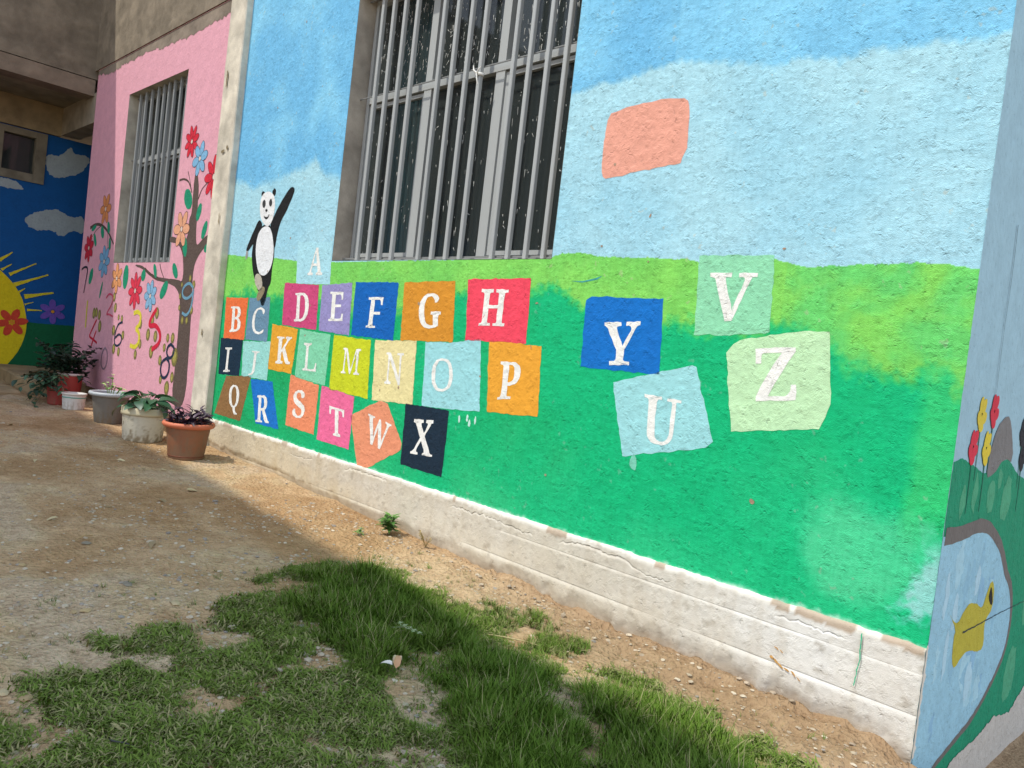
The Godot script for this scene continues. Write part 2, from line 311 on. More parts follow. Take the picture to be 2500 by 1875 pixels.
func tube(st: SurfaceTool, path: Array, r0: float, r1: float, n := 6) -> void:
	st.set_smooth_group(0)
	var rings := []
	for i in path.size():
		var d: Vector3 = (path[mini(i + 1, path.size() - 1)] - path[maxi(i - 1, 0)]).normalized()
		var s := d.cross(Vector3.UP if absf(d.y) < 0.95 else Vector3.RIGHT).normalized()
		var t := s.cross(d)
		var r := lerpf(r0, r1, float(i) / (path.size() - 1))
		var ring := []
		for k in n:
			var a := TAU * k / n
			ring.append(path[i] + (s * cos(a) + t * sin(a)) * r)
		rings.append(ring)
	for i in rings.size() - 1:
		for k in n:
			var k2 := (k + 1) % n
			quad(st, rings[i][k], rings[i][k2], rings[i + 1][k2], rings[i + 1][k])

func lathe(profile: Array, n := 40, wobble := 0.0) -> ArrayMesh:
	# profile: [radius, height] pairs from the bottom outside, up, and back down inside
	var st := begin()
	st.set_smooth_group(0)
	for i in profile.size() - 1:
		for k in n:
			var c := []
			for e in [[i, k], [i, k + 1], [i + 1, k + 1], [i + 1, k]]:
				var a: float = TAU * (e[1] % n) / n
				var r: float = profile[e[0]][0] * (1.0 + wobble * sin(a * 2.0 + 1.0) + wobble * 0.6 * sin(a * 3.0 + profile[e[0]][1] * 9.0))
				c.append(Vector3(cos(a) * r, profile[e[0]][1], -sin(a) * r))
			quad(st, c[0], c[1], c[2], c[3])
	return done(st, true)

# ------------------------------------------------------------------ textures and materials
func noise_bytes(size: int, freq: float, oct: int, sd: int, type := FastNoiseLite.TYPE_SIMPLEX_SMOOTH, fractal := FastNoiseLite.FRACTAL_FBM, warp := 0.0) -> PackedByteArray:
	var n := FastNoiseLite.new()
	n.noise_type = type
	n.frequency = freq
	n.fractal_type = fractal
	n.fractal_octaves = oct
	n.seed = sd
	if warp > 0.0:
		n.domain_warp_enabled = true
		n.domain_warp_amplitude = warp
		n.domain_warp_frequency = freq * 0.8
	var im := n.get_seamless_image(size, size, false, false, 0.12)
	im.convert(Image.FORMAT_L8)
	return im.get_data()

func float_tex(v: PackedFloat32Array, size: int) -> ImageTexture:
	return ImageTexture.create_from_image(Image.create_from_data(size, size, false, Image.FORMAT_RF, v.to_byte_array()))

func make_textures() -> void:
	var s := 1024
	var a := noise_bytes(s, 0.022, 5, 11, FastNoiseLite.TYPE_SIMPLEX_SMOOTH, FastNoiseLite.FRACTAL_FBM, 22.0)
	var b := noise_bytes(s, 0.030, 4, 12, FastNoiseLite.TYPE_SIMPLEX, FastNoiseLite.FRACTAL_RIDGED, 16.0)
	var c := noise_bytes(s, 0.010, 3, 13)
	var d := noise_bytes(s, 0.16, 3, 14)
	var e := noise_bytes(s, 0.0055, 3, 15, FastNoiseLite.TYPE_SIMPLEX_SMOOTH, FastNoiseLite.FRACTAL_FBM, 40.0)
	var h := PackedFloat32Array()
	h.resize(s * s)
	var h2 := PackedFloat32Array()
	h2.resize(s * s)
	var col := PackedByteArray()
	col.resize(s * s * 3)
	for i in s * s:
		var fine := d[i] / 255.0
		var mid := a[i] / 255.0
		var ridge := b[i] / 255.0
		var big := e[i] / 255.0
		var cover := clampf((c[i] / 255.0 - 0.32) * 2.4, 0.12, 1.0)   # where the rough coat is coarse and where it was trowelled smooth
		var gouge := maxf(0.0, 0.30 - mid) * 2.6
		h[i] = 0.40 * mid * (0.45 + 0.55 * cover) + 0.26 * ridge * cover + 0.34 * fine * (0.6 + 0.4 * cover) - 0.8 * gouge * cover + 0.30 * big
		h2[i] = 0.5 * big + 0.22 * mid + 0.06 * fine - 0.35 * maxf(0.0, ridge - 0.78)
		var m := 0.935 + 0.035 * clampf(big * 1.6 - 0.3, 0.0, 1.0) + 0.07 * (fine - 0.5) + 0.05 * (mid - 0.5)
		if mid < 0.2 and fine < 0.5: m -= 0.07
		var g := int(clampf(m, 0.0, 1.0) * 255.0)
		col[i * 3] = g
		col[i * 3 + 1] = g
		col[i * 3 + 2] = int(clampf(m * 0.995, 0.0, 1.0) * 255.0)
	tex_stucco = float_tex(h, s)
	tex_concrete = float_tex(h2, s)
	tex_mottle = ImageTexture.create_from_image(Image.create_from_data(s, s, false, Image.FORMAT_RGB8, col))
	for i in s * s:
		var v := 0.84 + 0.13 * clampf((e[i] / 255.0) * 1.9 - 0.45, 0.0, 1.0) + 0.10 * (c[i] / 255.0 - 0.5) + 0.12 * (a[i] / 255.0 - 0.5) + 0.05 * (d[i] / 255.0 - 0.5)
		v = clampf(v, 0.3, 1.0)
		col[i * 3] = int(v * 255.0)
		col[i * 3 + 1] = int(minf(1.0, v * 0.985) * 255.0)
		col[i * 3 + 2] = int(minf(1.0, v * 0.975) * 255.0)
	tex_stain = ImageTexture.create_from_image(Image.create_from_data(s, s, false, Image.FORMAT_RGB8, col))
	# bare earth: fine grit, small pale chips, damp darker areas
	var f := noise_bytes(s, 0.05, 5, 21)
	var g2 := noise_bytes(s, 0.012, 4, 22, FastNoiseLite.TYPE_SIMPLEX_SMOOTH, FastNoiseLite.FRACTAL_FBM, 30.0)
	var cells := noise_bytes(s, 0.055, 2, 23, FastNoiseLite.TYPE_CELLULAR, FastNoiseLite.FRACTAL_NONE, 8.0)
	for i in s * s:
		var grit := f[i] / 255.0
		var pool := g2[i] / 255.0
		var cell := cells[i] / 255.0
		var t := clampf(0.25 + 0.9 * (pool - 0.2) + 0.5 * (grit - 0.5), 0.0, 1.0)
		var base := Color(0.66, 0.57, 0.465).lerp(Color(0.82, 0.745, 0.635), t)
		if grit > 0.66: base = base.lerp(Color(0.78, 0.69, 0.55), (grit - 0.66) * 2.5)
		if grit < 0.3: base = base.lerp(Color(0.33, 0.25, 0.17), (0.3 - grit) * 1.6)
		col[i * 3] = int(clampf(base.r, 0.0, 1.0) * 255.0)
		col[i * 3 + 1] = int(clampf(base.g, 0.0, 1.0) * 255.0)
		col[i * 3 + 2] = int(clampf(base.b, 0.0, 1.0) * 255.0)
		h2[i] = 0.7 * grit + 0.3 * pool + 0.35 * cell * d[i] / 255.0
	tex_dirt = ImageTexture.create_from_image(Image.create_from_data(s, s, false, Image.FORMAT_RGB8, col))
	tex_dirt_h = float_tex(h2, s)

func plaster(color: String, relief := 1.0) -> StandardMaterial3D:
	var key := "plaster%s%.2f" % [color, relief]
	if not mats.has(key):
		var m := StandardMaterial3D.new()
		m.albedo_color = Color(color)
		m.albedo_texture = tex_mottle
		m.roughness = 0.82
		m.metallic_specular = 0.35
		m.uv1_triplanar = true
		m.uv1_world_triplanar = true
		m.uv1_scale = Vector3.ONE * 1.35
		m.heightmap_enabled = true
		m.heightmap_texture = tex_stucco
		m.heightmap_scale = STUCCO * relief
		mats[key] = m
	return mats[key]
const STUCCO := 0.5

func concrete(color: String, relief := 1.0, rough_ := 0.9, scale := 0.42) -> StandardMaterial3D:
	var key := "concrete%s%.2f" % [color, relief]
	if not mats.has(key):
		var m := StandardMaterial3D.new()
		m.albedo_color = Color(color)
		m.albedo_texture = tex_stain
		m.roughness = rough_
		m.metallic_specular = 0.3
		m.uv1_triplanar = true
		m.uv1_world_triplanar = true
		m.uv1_scale = Vector3.ONE * scale
		m.heightmap_enabled = true
		m.heightmap_texture = tex_concrete
		m.heightmap_scale = 1.1 * relief
		mats[key] = m
	return mats[key]

func plain(color: String, rough_ := 0.6, metal := 0.0, spec := 0.5) -> StandardMaterial3D:
	var key := "plain%s%.2f%.2f" % [color, rough_, metal]
	if not mats.has(key):
		var m := StandardMaterial3D.new()
		m.albedo_color = Color(color)
		m.roughness = rough_
		m.metallic = metal
		m.metallic_specular = spec
		mats[key] = m
	return mats[key]

func leaf_mat(color: String, light := 0.25) -> StandardMaterial3D:
	var key := "leaf" + color
	if not mats.has(key):
		var m := StandardMaterial3D.new()
		m.albedo_color = Color(color)
		m.roughness = 0.48
		m.cull_mode = BaseMaterial3D.CULL_DISABLED
		m.backlight_enabled = true
		m.backlight = Color(color) * light
		mats[key] = m
	return mats[key]

func tinted(color := "#ffffff", rough_ := 0.7) -> StandardMaterial3D:
	var m := StandardMaterial3D.new()
	m.albedo_color = Color(color)
	m.roughness = rough_
	m.vertex_color_use_as_albedo = true
	m.cull_mode = BaseMaterial3D.CULL_DISABLED
	return m

# ------------------------------------------------------------------ the ground
func smooth01(a: float, b: float, x: float) -> float:
	return smoothstep(a, b, x)

func ground_y(x: float, z: float) -> float:
	var y := 0.0
	y += 0.12 * smooth01(-0.9, -5.6, x) if x < -0.9 else 0.0
	y += 0.06 * clampf((-7.0 - x) / 3.0, 0.0, 1.0)
	y -= (0.34 + 0.06 * clampf(-0.85 - z, 0.0, 1.0)) * smooth01(-0.82, -0.68, x) * smooth01(0.22, -0.70, z)
	var near := 1.0 - smooth01(6.0, 14.0, absf(x + 4.0))
	y += near * (0.016 * nz.get_noise_2d(x * 160.0, z * 160.0) + 0.007 * nz.get_noise_2d(x * 700.0, z * 700.0))
	# worn, lumpy earth bank along the foot of the plinth at the near end
	var bank := smooth01(-3.6, -2.2, x) * (1.0 - smooth01(0.05, 0.42, z)) * smooth01(-0.4, -0.1, z)
	y += bank * (0.018 + 0.028 * nz.get_noise_2d(x * 420.0 + 70.0, z * 420.0) + 0.018 * nz.get_noise_2d(x * 1500.0, z * 1500.0))
	var lump := smooth01(-1.9, -1.3, x) * (1.0 - smooth01(-0.65, -0.45, x)) * smooth01(0.12, 0.22, z) * (1.0 - smooth01(0.42, 0.6, z))
	y += lump * (0.028 * absf(nz.get_noise_2d(x * 900.0, z * 900.0 + 33.0)) - 0.018)
	return y

func lines(fine0: float, fine1: float, step: float, far: float) -> PackedFloat32Array:
	var r := PackedFloat32Array()
	var v := fine0
	var g := step
	var low := []
	while v > -far:
		g *= 1.5
		v -= g
		low.push_front(v)
	r.append_array(PackedFloat32Array(low))
	v = fine0
	while v < fine1:
		r.append(v)
		v += step
	g = step
	while v < far:
		r.append(v)
		g *= 1.5
		v += g
	return r

func make_ground() -> void:
	var xs := lines(-9.5, 0.7, 0.03, 160.0)
	var zs := lines(-1.0, 2.9, 0.022, 160.0)
	var nx := xs.size()
	var v := PackedVector3Array()
	var col := PackedColorArray()
	for z in zs:
		for x in xs:
			v.append(Vector3(x, ground_y(x, z), z))
			var damp := clampf(0.5 + 1.3 * nz.get_noise_2d(x * 55.0 + 300.0, z * 90.0) + 0.5 * nz.get_noise_2d(x * 190.0, z * 260.0), 0.0, 1.0)
			var c := Color(0.80, 0.69, 0.55).lerp(Color(1.16, 1.12, 1.05), damp)
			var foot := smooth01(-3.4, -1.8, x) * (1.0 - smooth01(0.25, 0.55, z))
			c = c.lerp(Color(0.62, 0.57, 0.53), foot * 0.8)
			col.append(c)
	var idx := PackedInt32Array()
	for j in zs.size() - 1:
		for i in nx - 1:
			var a := j * nx + i
			idx.append_array(PackedInt32Array([a, a + 1, a + nx, a + 1, a + nx + 1, a + nx]))
	var nrm := PackedVector3Array()
	nrm.resize(v.size())
	for t in range(0, idx.size(), 3):
		var n := (v[idx[t + 2]] - v[idx[t]]).cross(v[idx[t + 1]] - v[idx[t]])
		for k in 3: nrm[idx[t + k]] += n
	for i in nrm.size(): nrm[i] = nrm[i].normalized()
	var arr := []
	arr.resize(Mesh.ARRAY_MAX)
	arr[Mesh.ARRAY_VERTEX] = v
	arr[Mesh.ARRAY_NORMAL] = nrm
	arr[Mesh.ARRAY_COLOR] = col
	arr[Mesh.ARRAY_INDEX] = idx
	var am := ArrayMesh.new()
	am.add_surface_from_arrays(Mesh.PRIMITIVE_TRIANGLES, arr)
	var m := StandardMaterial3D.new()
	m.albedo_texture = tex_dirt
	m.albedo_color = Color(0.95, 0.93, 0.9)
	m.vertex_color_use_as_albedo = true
	m.roughness = 0.95
	m.metallic_specular = 0.2
	m.uv1_triplanar = true
	m.uv1_world_triplanar = true
	m.uv1_scale = Vector3.ONE * 0.72
	m.heightmap_enabled = true
	m.heightmap_texture = tex_dirt_h
	m.heightmap_scale = 2.2
	tag(part("ground", am, m), "bare brown earth yard with small stones", "", "", "structure")

# ------------------------------------------------------------------ the painted wall
func curve_at(c: PackedVector2Array, x: float) -> float:
	if x <= c[0].x: return c[0].y
	for i in c.size() - 1:
		if x <= c[i + 1].x:
			return lerpf(c[i].y, c[i + 1].y, (x - c[i].x) / maxf(1e-4, c[i + 1].x - c[i].x))
	return c[c.size() - 1].y

func mural_texture() -> ImageTexture:
	# the painted ground of the mural: dark and pale sky, light hill, green meadow, with brushed edges
	var w := 1536
	var h := 1024
	var n1 := noise_bytes(1024, 0.012, 4, 31, FastNoiseLite.TYPE_SIMPLEX_SMOOTH, FastNoiseLite.FRACTAL_FBM, 25.0)
	var n2 := noise_bytes(1024, 0.07, 4, 32)
	var n3 := noise_bytes(1024, 0.0045, 3, 33, FastNoiseLite.TYPE_SIMPLEX_SMOOTH, FastNoiseLite.FRACTAL_FBM, 60.0)
	var sl := pts(sky_line_left)
	var sr := pts(sky_line_right)
	var hl := pts(hill_line)
	var gl := pts(green_line)
	var deep := Color("#6fb9e4")
	var deep2 := Color("#8bd0f0")
	var pale := Color("#a9d9e8")
	var pale2 := Color("#9bd1e5")
	var hill := Color("#84d65f")
	var hill2 := Color("#6fca5c")
	var green := Color("#06b878")
	var green2 := Color("#12a862")
	var low := Color("#45cf90")
	var out := PackedByteArray()
	out.resize(w * h * 3)
	for i in w:
		var x := MURAL.position.x + MURAL.size.x * (i + 0.5) / w
		var ys := curve_at(sl, x) if x < -3.4 else curve_at(sr, x)
		var yh := curve_at(hl, x)
		var yg := curve_at(gl, x)
		for j in h:
			var y := MURAL.end.y - MURAL.size.y * (j + 0.5) / h
			var k := (j % 1024) * 1024 + (i % 1024)
			var a := n1[k] / 255.0 - 0.5
			var b := n2[k] / 255.0 - 0.5
			var c := n3[k] / 255.0 - 0.5
			var col: Color
			if y > yh + 0.010 * b:
				var t := clampf((y - ys + 0.05 * a + 0.03 * b) / (0.030 if x > -3.4 else 0.055) + 0.5, 0.0, 1.0)
				var d := deep.lerp(deep2, clampf(0.5 + 1.7 * c + 0.6 * a - (0.15 if x < -3.4 else 0.0), 0.0, 1.0))
				if x > -1.9: d = d.lerp(deep2, 0.45)
				col = pale.lerp(pale2, clampf(0.5 + 1.5 * c + 0.5 * a, 0.0, 1.0)).lerp(d, t)
			else:
				var t := clampf((yg - y + 0.10 * a + 0.07 * b) / 0.075 + 0.5, 0.0, 1.0)
				var hc := hill.lerp(hill2, clampf(0.45 + 1.5 * c + 0.8 * a, 0.0, 1.0))
				if x > -1.3: hc = hc.lerp(Color("#5fce70"), clampf(0.5 + 2.2 * a, 0.0, 0.7))
				var gc := green.lerp(green2, clampf(0.35 + 1.2 * c - (x + 3.4) * 0.22, 0.0, 1.0))
				gc = gc.lerp(low, clampf((0.62 - y) * 1.1 + 0.9 * c + (x + 3.0) * 0.10, 0.0, 0.55))
				var dx: float = x - pale_corner[0]
				var dy: float = y - pale_corner[1]
				gc = gc.lerp(Color("#58d49a"), clampf(1.25 - (dx * dx / 0.055 + dy * dy / 0.03) + a, 0.0, 0.75))
				if x > -0.86: gc = gc.lerp(Color("#49cb72"), clampf((x + 0.83 + 0.05 * a) * 14.0, 0.0, 0.6) * clampf((y - 0.62) * 6.0, 0.0, 1.0))
				col = hc.lerp(gc, t)
				if x > -0.84 and y < 0.74 and y > 0.38: col = col.lerp(Color("#a9d8dc"), clampf((x + 0.745 + 0.10 * a + 0.06 * b + 0.35 * maxf(0.0, 0.62 - y)) * 20.0, 0.0, 0.8) * clampf((0.70 - y + 0.16 * a) * 9.0, 0.0, 1.0) * clampf((y - 0.40 + 0.10 * b) * 16.0, 0.0, 1.0))
				if y < 0.40: col = col.lerp(Color("#d9ead8"), clampf((0.362 - y + 0.025 * b + 0.02 * a) * 40.0, 0.0, 0.9))
			var brush := 0.5 * (n2[((j * 5) % 1024) * 1024 + (i / 3) % 1024] + n2[((j / 3 + 300) % 1024) * 1024 + (i * 4) % 1024]) / 255.0 - 0.5
			col = col.lightened(brush * 0.22) if brush > 0.0 else col.darkened(-brush * 0.22)
			# little scuffs where older layers show
			if b > 0.27 and a > 0.12: col = col.lerp(Color("#c5b9a4"), 0.35)
			var q := (j * w + i) * 3
			out[q] = int(clampf(col.r, 0.0, 1.0) * 255.0)
			out[q + 1] = int(clampf(col.g, 0.0, 1.0) * 255.0)
			out[q + 2] = int(clampf(col.b, 0.0, 1.0) * 255.0)
	return ImageTexture.create_from_image(Image.create_from_data(w, h, false, Image.FORMAT_RGB8, out))
const MURAL := Rect2(-6.2, 0.25, 5.56, 4.0)

func walled(x0: float, x1: float, y0: float, y1: float, wx0: float, wx1: float, depth: float, with_uv: bool) -> ArrayMesh:
	# a thick wall with one window opening, as four solid pieces
	var st := begin()
	st.set_smooth_group(-1)
	for r in [[x0, wx0, y0, y1], [wx1, x1, y0, y1], [wx0, wx1, y0, SILL], [wx0, wx1, HEAD, y1]]:
		var lo := Vector3(r[0], r[2], -depth)
		var hi := Vector3(r[1], r[3], 0.0)
		var f := [[Vector3(lo.x, lo.y, 0), Vector3(hi.x, lo.y, 0), Vector3(hi.x, hi.y, 0), Vector3(lo.x, hi.y, 0)], [Vector3(hi.x, lo.y, lo.z), Vector3(lo.x, lo.y, lo.z), Vector3(lo.x, hi.y, lo.z), Vector3(hi.x, hi.y, lo.z)], [Vector3(hi.x, lo.y, 0), Vector3(hi.x, lo.y, lo.z), Vector3(hi.x, hi.y, lo.z), Vector3(hi.x, hi.y, 0)], [Vector3(lo.x, lo.y, lo.z), Vector3(lo.x, lo.y, 0), Vector3(lo.x, hi.y, 0), Vector3(lo.x, hi.y, lo.z)], [Vector3(lo.x, hi.y, 0), Vector3(hi.x, hi.y, 0), Vector3(hi.x, hi.y, lo.z), Vector3(lo.x, hi.y, lo.z)], [Vector3(lo.x, lo.y, lo.z), Vector3(hi.x, lo.y, lo.z), Vector3(hi.x, lo.y, 0), Vector3(lo.x, lo.y, 0)]]
		for q in f:
			for k in [0, 2, 1, 0, 3, 2]:
				var v: Vector3 = q[k]
				if with_uv: st.set_uv2(Vector2((v.x - MURAL.position.x) / MURAL.size.x, (MURAL.end.y - v.y) / MURAL.size.y))
				st.add_vertex(v)
	return done(st)

func letter_mesh(ch: String, q: PackedVector2Array, off: float) -> ArrayMesh:
	var tm := TextMesh.new()
	var f := SystemFont.new()
	f.font_names = PackedStringArray(["Droid Serif"])
	f.font_weight = 700 if ch in "ABDEFGHKPRSTVWXYZUQ" else 400
	tm.font = f
	tm.text = ch
	tm.font_size = 64
	tm.pixel_size = 0.01
	tm.depth = 0.0
	tm.curve_step = 1.0
	var arr := tm.get_mesh_arrays()
	var vs: PackedVector3Array = arr[Mesh.ARRAY_VERTEX]
	var lo := Vector2(1e9, 1e9)
	var hi := Vector2(-1e9, -1e9)
	for v in vs:
		lo = lo.min(Vector2(v.x, v.y))
		hi = hi.max(Vector2(v.x, v.y))
	var ix: PackedInt32Array = arr[Mesh.ARRAY_INDEX] if arr[Mesh.ARRAY_INDEX] != null else PackedInt32Array(range(vs.size()))
	var st := begin()
	for t in range(0, ix.size(), 3):
		var w := []
		for k in 3:
			var v := vs[ix[t + k]]
			w.append(Vector2((v.x - lo.x) / (hi.x - lo.x), 1.0 - (v.y - lo.y) / (hi.y - lo.y)))
		var todo := [w]
		# cut long triangles so that the painted edge can waver
		for pass_ in 3:
			var next := []
			for tri in todo:
				var best := 0
				var far := 0.0
				for k in 3:
					var l: float = bil(q, tri[k].x, tri[k].y).distance_to(bil(q, tri[(k + 1) % 3].x, tri[(k + 1) % 3].y))
					if l > far:
						far = l
						best = k
				if far > 0.03:
					var m: Vector2 = (tri[best] + tri[(best + 1) % 3]) * 0.5
					next.append([tri[best], m, tri[(best + 2) % 3]])
					next.append([m, tri[(best + 1) % 3], tri[(best + 2) % 3]])
				else:
					next.append(tri)
			todo = next
		for tri in todo:
			var p := []
			for k in 3:
				var g := bil(q, tri[k].x, tri[k].y)
				p.append(g + Vector2(nz.get_noise_2d(g.x * 2600.0, g.y * 2600.0), nz.get_noise_2d(g.y * 2600.0 + 40.0, g.x * 2600.0)) * 0.004)
			if (p[1] - p[0]).cross(p[2] - p[0]) > 0.0: p = [p[0], p[2], p[1]]
			for v in p:
				st.set_normal(Vector3(0, 0, 1))
				st.add_vertex(Vector3(v.x, v.y, off * 0.4))
	return st.commit()

func make_mural() -> void:
	var wall := thing("mural_wall", "long sunlit wall painted with alphabet blocks, sky and green meadow", "wall")
	var m: StandardMaterial3D = plaster("#ffffff").duplicate()
	m.detail_enabled = true
	m.detail_albedo = mural_texture()
	m.detail_blend_mode = BaseMaterial3D.BLEND_MODE_MUL
	m.detail_uv_layer = BaseMaterial3D.DETAIL_UV_2
	part("plaster", walled(-6.0, WX, 0.34, 4.2, -4.358, -2.455, 0.24, true), m, wall, "rough plaster painted with sky, light hill and green meadow")
	for b in blocks:
		var q := pts(b[2])
		var o := paint("painted_block", rough(q, 0.02, 0.005), 0.002, b[1], wall, 0, "painted %s block with the letter %s" % [b[4], b[0]])
		part("painted_letter", letter_mesh(b[0], pts(b[3]), 0.004), plaster("#efefea"), o)
	paint("painted_block", rough(chaikin(pts(coral_patch), 1), 0.02, 0.005), 0.002, "#e5a38f", wall, 0, "blank coral block painted high on the pale sky")
	paint("brush_stroke", pts(blue_stroke), 0.002, "#3f9fa0", wall)
	var panda := paint("painted_panda", rough(chaikin(pts(panda_body)), 0.02, 0.003), 0.002, "#17181b", wall, 0, "painted waving panda left of the letter A")
	for e in [["arm", panda_arm_r, "#17181b", 0.0025], ["arm", panda_arm_l, "#17181b", 0.0025], ["hand", panda_hand, "#9a9a98", 0.003], ["belly", panda_belly, "#e6e9ec", 0.0035], ["ear", panda_ears_l, "#17181b", 0.003], ["ear", panda_ears_r, "#17181b", 0.003], ["head", panda_head, "#e9ebec", 0.004], ["eye", panda_patch_l, "#3a3b3d", 0.005], ["eye", panda_patch_r, "#3a3b3d", 0.005], ["nose", panda_nose, "#2a2b2d", 0.005], ["mouth", panda_mouth, "#2a2b2d", 0.005], ["foot", panda_foot_l, "#b9b3a4", 0.005], ["foot", panda_foot_r, "#8f8468", 0.005]]:
		paint(e[0], rough(chaikin(pts(e[1])), 0.02, 0.002), e[3], e[2], panda)
	for e in [[-2.86, 0.0], [-2.80, 0.015], [-2.78, -0.01], [-2.74, 0.01], [-0.0, 0.0]]:
		if e[0] < -1.0: paint("paint_smudge", rough(ellipse(Vector2(e[0] - 0.11, 0.745 + e[1]), 0.008, 0.020, 10), 0.01, 0.004), 0.002, "#bfe6da", wall)
	paint("paint_smudge", rough(ellipse(Vector2(-1.86, 0.72), 0.02, 0.035, 12, 0.2), 0.012, 0.008), 0.002, "#7fd0b8", wall)
	# little flaked spots
	var chips := []
	for i in 40:
		var c := Vector2(rng.randf_range(-5.8, WX - 0.05), rng.randf_range(0.45, 3.4))
		if c.x > -4.5 and c.x < -2.3 and c.y > 1.45: continue
		chips.append(rough(ellipse(c, rng.randf_range(0.003, 0.009), rng.randf_range(0.003, 0.012), 8, rng.randf() * 3.0), 0.004, 0.003))
	tag(part("flaked_spots", sheet(chips, 0.0048), plaster("#a98f78"), wall), "", "", "", "stuff")
	make_plinth(wall)
	barred_window(wall, -4.358, -2.455, [-4.165, -4.05, -3.931, -3.808, -3.549, -3.427, -3.305, -3.187, -2.934, -2.818, -2.692, -2.571], [-3.71, -3.092], true)

func make_plinth(wall: Node3D) -> void:
	# rows of points follow two board joints and a wandering crack, which are real grooves
	var st := begin()
	st.set_smooth_group(0)
	var nx := 520
	var cols := PackedColorArray()
	var vs := PackedVector3Array()
	var ny := 0
	var walk := 0.30
	for i in nx + 1:
		var x := lerpf(-5.86, WX + 0.001, float(i) / nx)
		walk = clampf(walk + rng.randf_range(-0.007, 0.007), 0.282, 0.322)
		var open_ := 0.0
		for e in [[-4.6, -4.3], [-3.95, -3.5], [-2.95, -2.35], [-2.2, -1.6], [-1.18, -0.92]]:
			open_ = maxf(open_, minf(smooth01(e[0], e[0] + 0.05, x), 1.0 - smooth01(e[1] - 0.05, e[1], x)))
		var top := 0.347 + 0.005 * nz.get_noise_2d(x * 500.0, 3.0) + 0.004 * nz.get_noise_2d(x * 2600.0, 9.0)
		var ys := []
		var zs := []
		var from := -0.12
		for g in [[0.135 + 0.004 * sin(x * 1.3), 0.0028 * clampf(nz.get_noise_2d(x * 60.0, 11.0) * 3.0 + 0.8, 0.0, 1.0), 0.0010, 12], [0.262 + 0.003 * sin(x * 0.9 + 1.0), 0.0026 * clampf(nz.get_noise_2d(x * 60.0, 31.0) * 3.0 + 0.5, 0.0, 1.0), 0.0009, 10], [walk + 0.004 * nz.get_noise_2d(x * 2600.0, 61.0), 0.007 * open_, 0.0013 + 0.0011 * nz.get_noise_2d(x * 2000.0, 2.0), 4]]:
			var w: float = g[2]
			for k in g[3]:
				ys.append(lerpf(from, g[0] - w * 2.0, float(k) / g[3]))
				zs.append(0.0)
			for e in [[-2.0, 0.0], [-0.8, -1.0], [0.8, -1.0], [2.0, 0.0]]:
				ys.append(g[0] + w * e[0])
				zs.append(g[1] * e[1])
			from = g[0] + w * 2.6
		for k in 5:
			ys.append(lerpf(from, top, k / 4.0))
			zs.append(-0.004 if k == 4 else 0.0)
		for k in 3:
			ys.append(top + 0.001 * (k + 1))
			zs.append([-0.008, -0.014, -0.07][k])
		ny = ys.size()
		for j in ny:
			var y: float = ys[j]
			var z: float = 0.012 + zs[j] + 0.0012 * nz.get_noise_2d(x * 200.0, y * 500.0) + 0.0010 * nz.get_noise_2d(x * 1800.0, y * 2800.0)
			# the foot is broken away unevenly
			z -= 0.012 * (1.0 - smooth01(0.0, 0.03, y - ground_y(x, 0.02) - 0.02 - 0.02 * nz.get_noise_2d(x * 900.0, 77.0)))
			vs.append(Vector3(x, y, z))
			var c := Color(0.67, 0.62, 0.52)
			c = c.lerp(Color(0.76, 0.745, 0.71), smooth01(-2.0, -1.0, x))
			c = c.lerp(Color(0.56, 0.45, 0.27), 0.55 * (1.0 - smooth01(-4.8, -2.8, x)))
			c = c.lerp(Color(0.60, 0.57, 0.52), clampf(0.5 * nz.get_noise_2d(x * 70.0, y * 300.0 + 9.0) + 0.1, 0.0, 1.0))
			var dirt := clampf(0.60 * (1.0 - smooth01(0.02, 0.34, y)) + 0.6 * nz.get_noise_2d(x * 60.0, y * 240.0) + 0.40 * nz.get_noise_2d(x * 700.0, y * 150.0), 0.0, 1.0) * lerpf(1.0, 0.25, smooth01(-4.6, -2.6, x))
			c = c.lerp(Color(0.44, 0.33, 0.17), dirt)
			var foot := (1.0 - smooth01(0.0, 0.035, y - ground_y(x, 0.02) - 0.015 * nz.get_noise_2d(x * 900.0, 0.0)))
			c = c.lerp(Color(0.33, 0.25, 0.17), foot * 0.75)
			if y > 0.328 + 0.010 * nz.get_noise_2d(x * 420.0, 44.0): c = c.lerp(Color(0.84, 0.81, 0.74), 0.8)
			if y > 0.322 and nz.get_noise_2d(x * 260.0, 91.0) > 0.33: c = Color(0.50, 0.40, 0.31)
			var spot := nz.get_noise_2d(x * 620.0, y * 1100.0 + 50.0)
			if spot > 0.40: c = c.lerp(Color(0.36, 0.31, 0.24), clampf((spot - 0.44) * 5.0, 0.0, 0.5))
			c = c.lerp(Color(0.50, 0.43, 0.33), clampf(0.5 * nz.get_noise_2d(x * 1400.0, y * 130.0 + 20.0) + 0.25 * nz.get_noise_2d(x * 3000.0, y * 3000.0), 0.0, 0.45))
			cols.append(c)
	for i in nx:
		for j in ny - 1:
			var a := i * ny + j
			for k in [a, a + ny + 1, a + ny, a, a + 1, a + ny + 1]:
				st.set_color(cols[k])
				st.add_vertex(vs[k])
	st.index()
	st.generate_normals()
	var m: StandardMaterial3D = plaster("#fffffe", 0.8).duplicate()
	m.vertex_color_use_as_albedo = true
	var o := part("plinth", st.commit(), m, wall, "cracked cream concrete plinth at the foot of the wall")
	part("plinth_core", box_mesh(Vector3(-5.86, -0.3, -0.24), Vector3(WX - 0.006, 0.338, -0.004)), concrete("#a89c84"), o)
	part("paint_drip", sheet([rough(stroke(pts([-0.872, 0.335, -0.868, 0.25, -0.872, 0.20, -0.876, 0.155]), 0.004, 0.003), 0.008, 0.003)], 0.019), plaster("#3fb88c"), o, "thin green drip of paint near the corner")
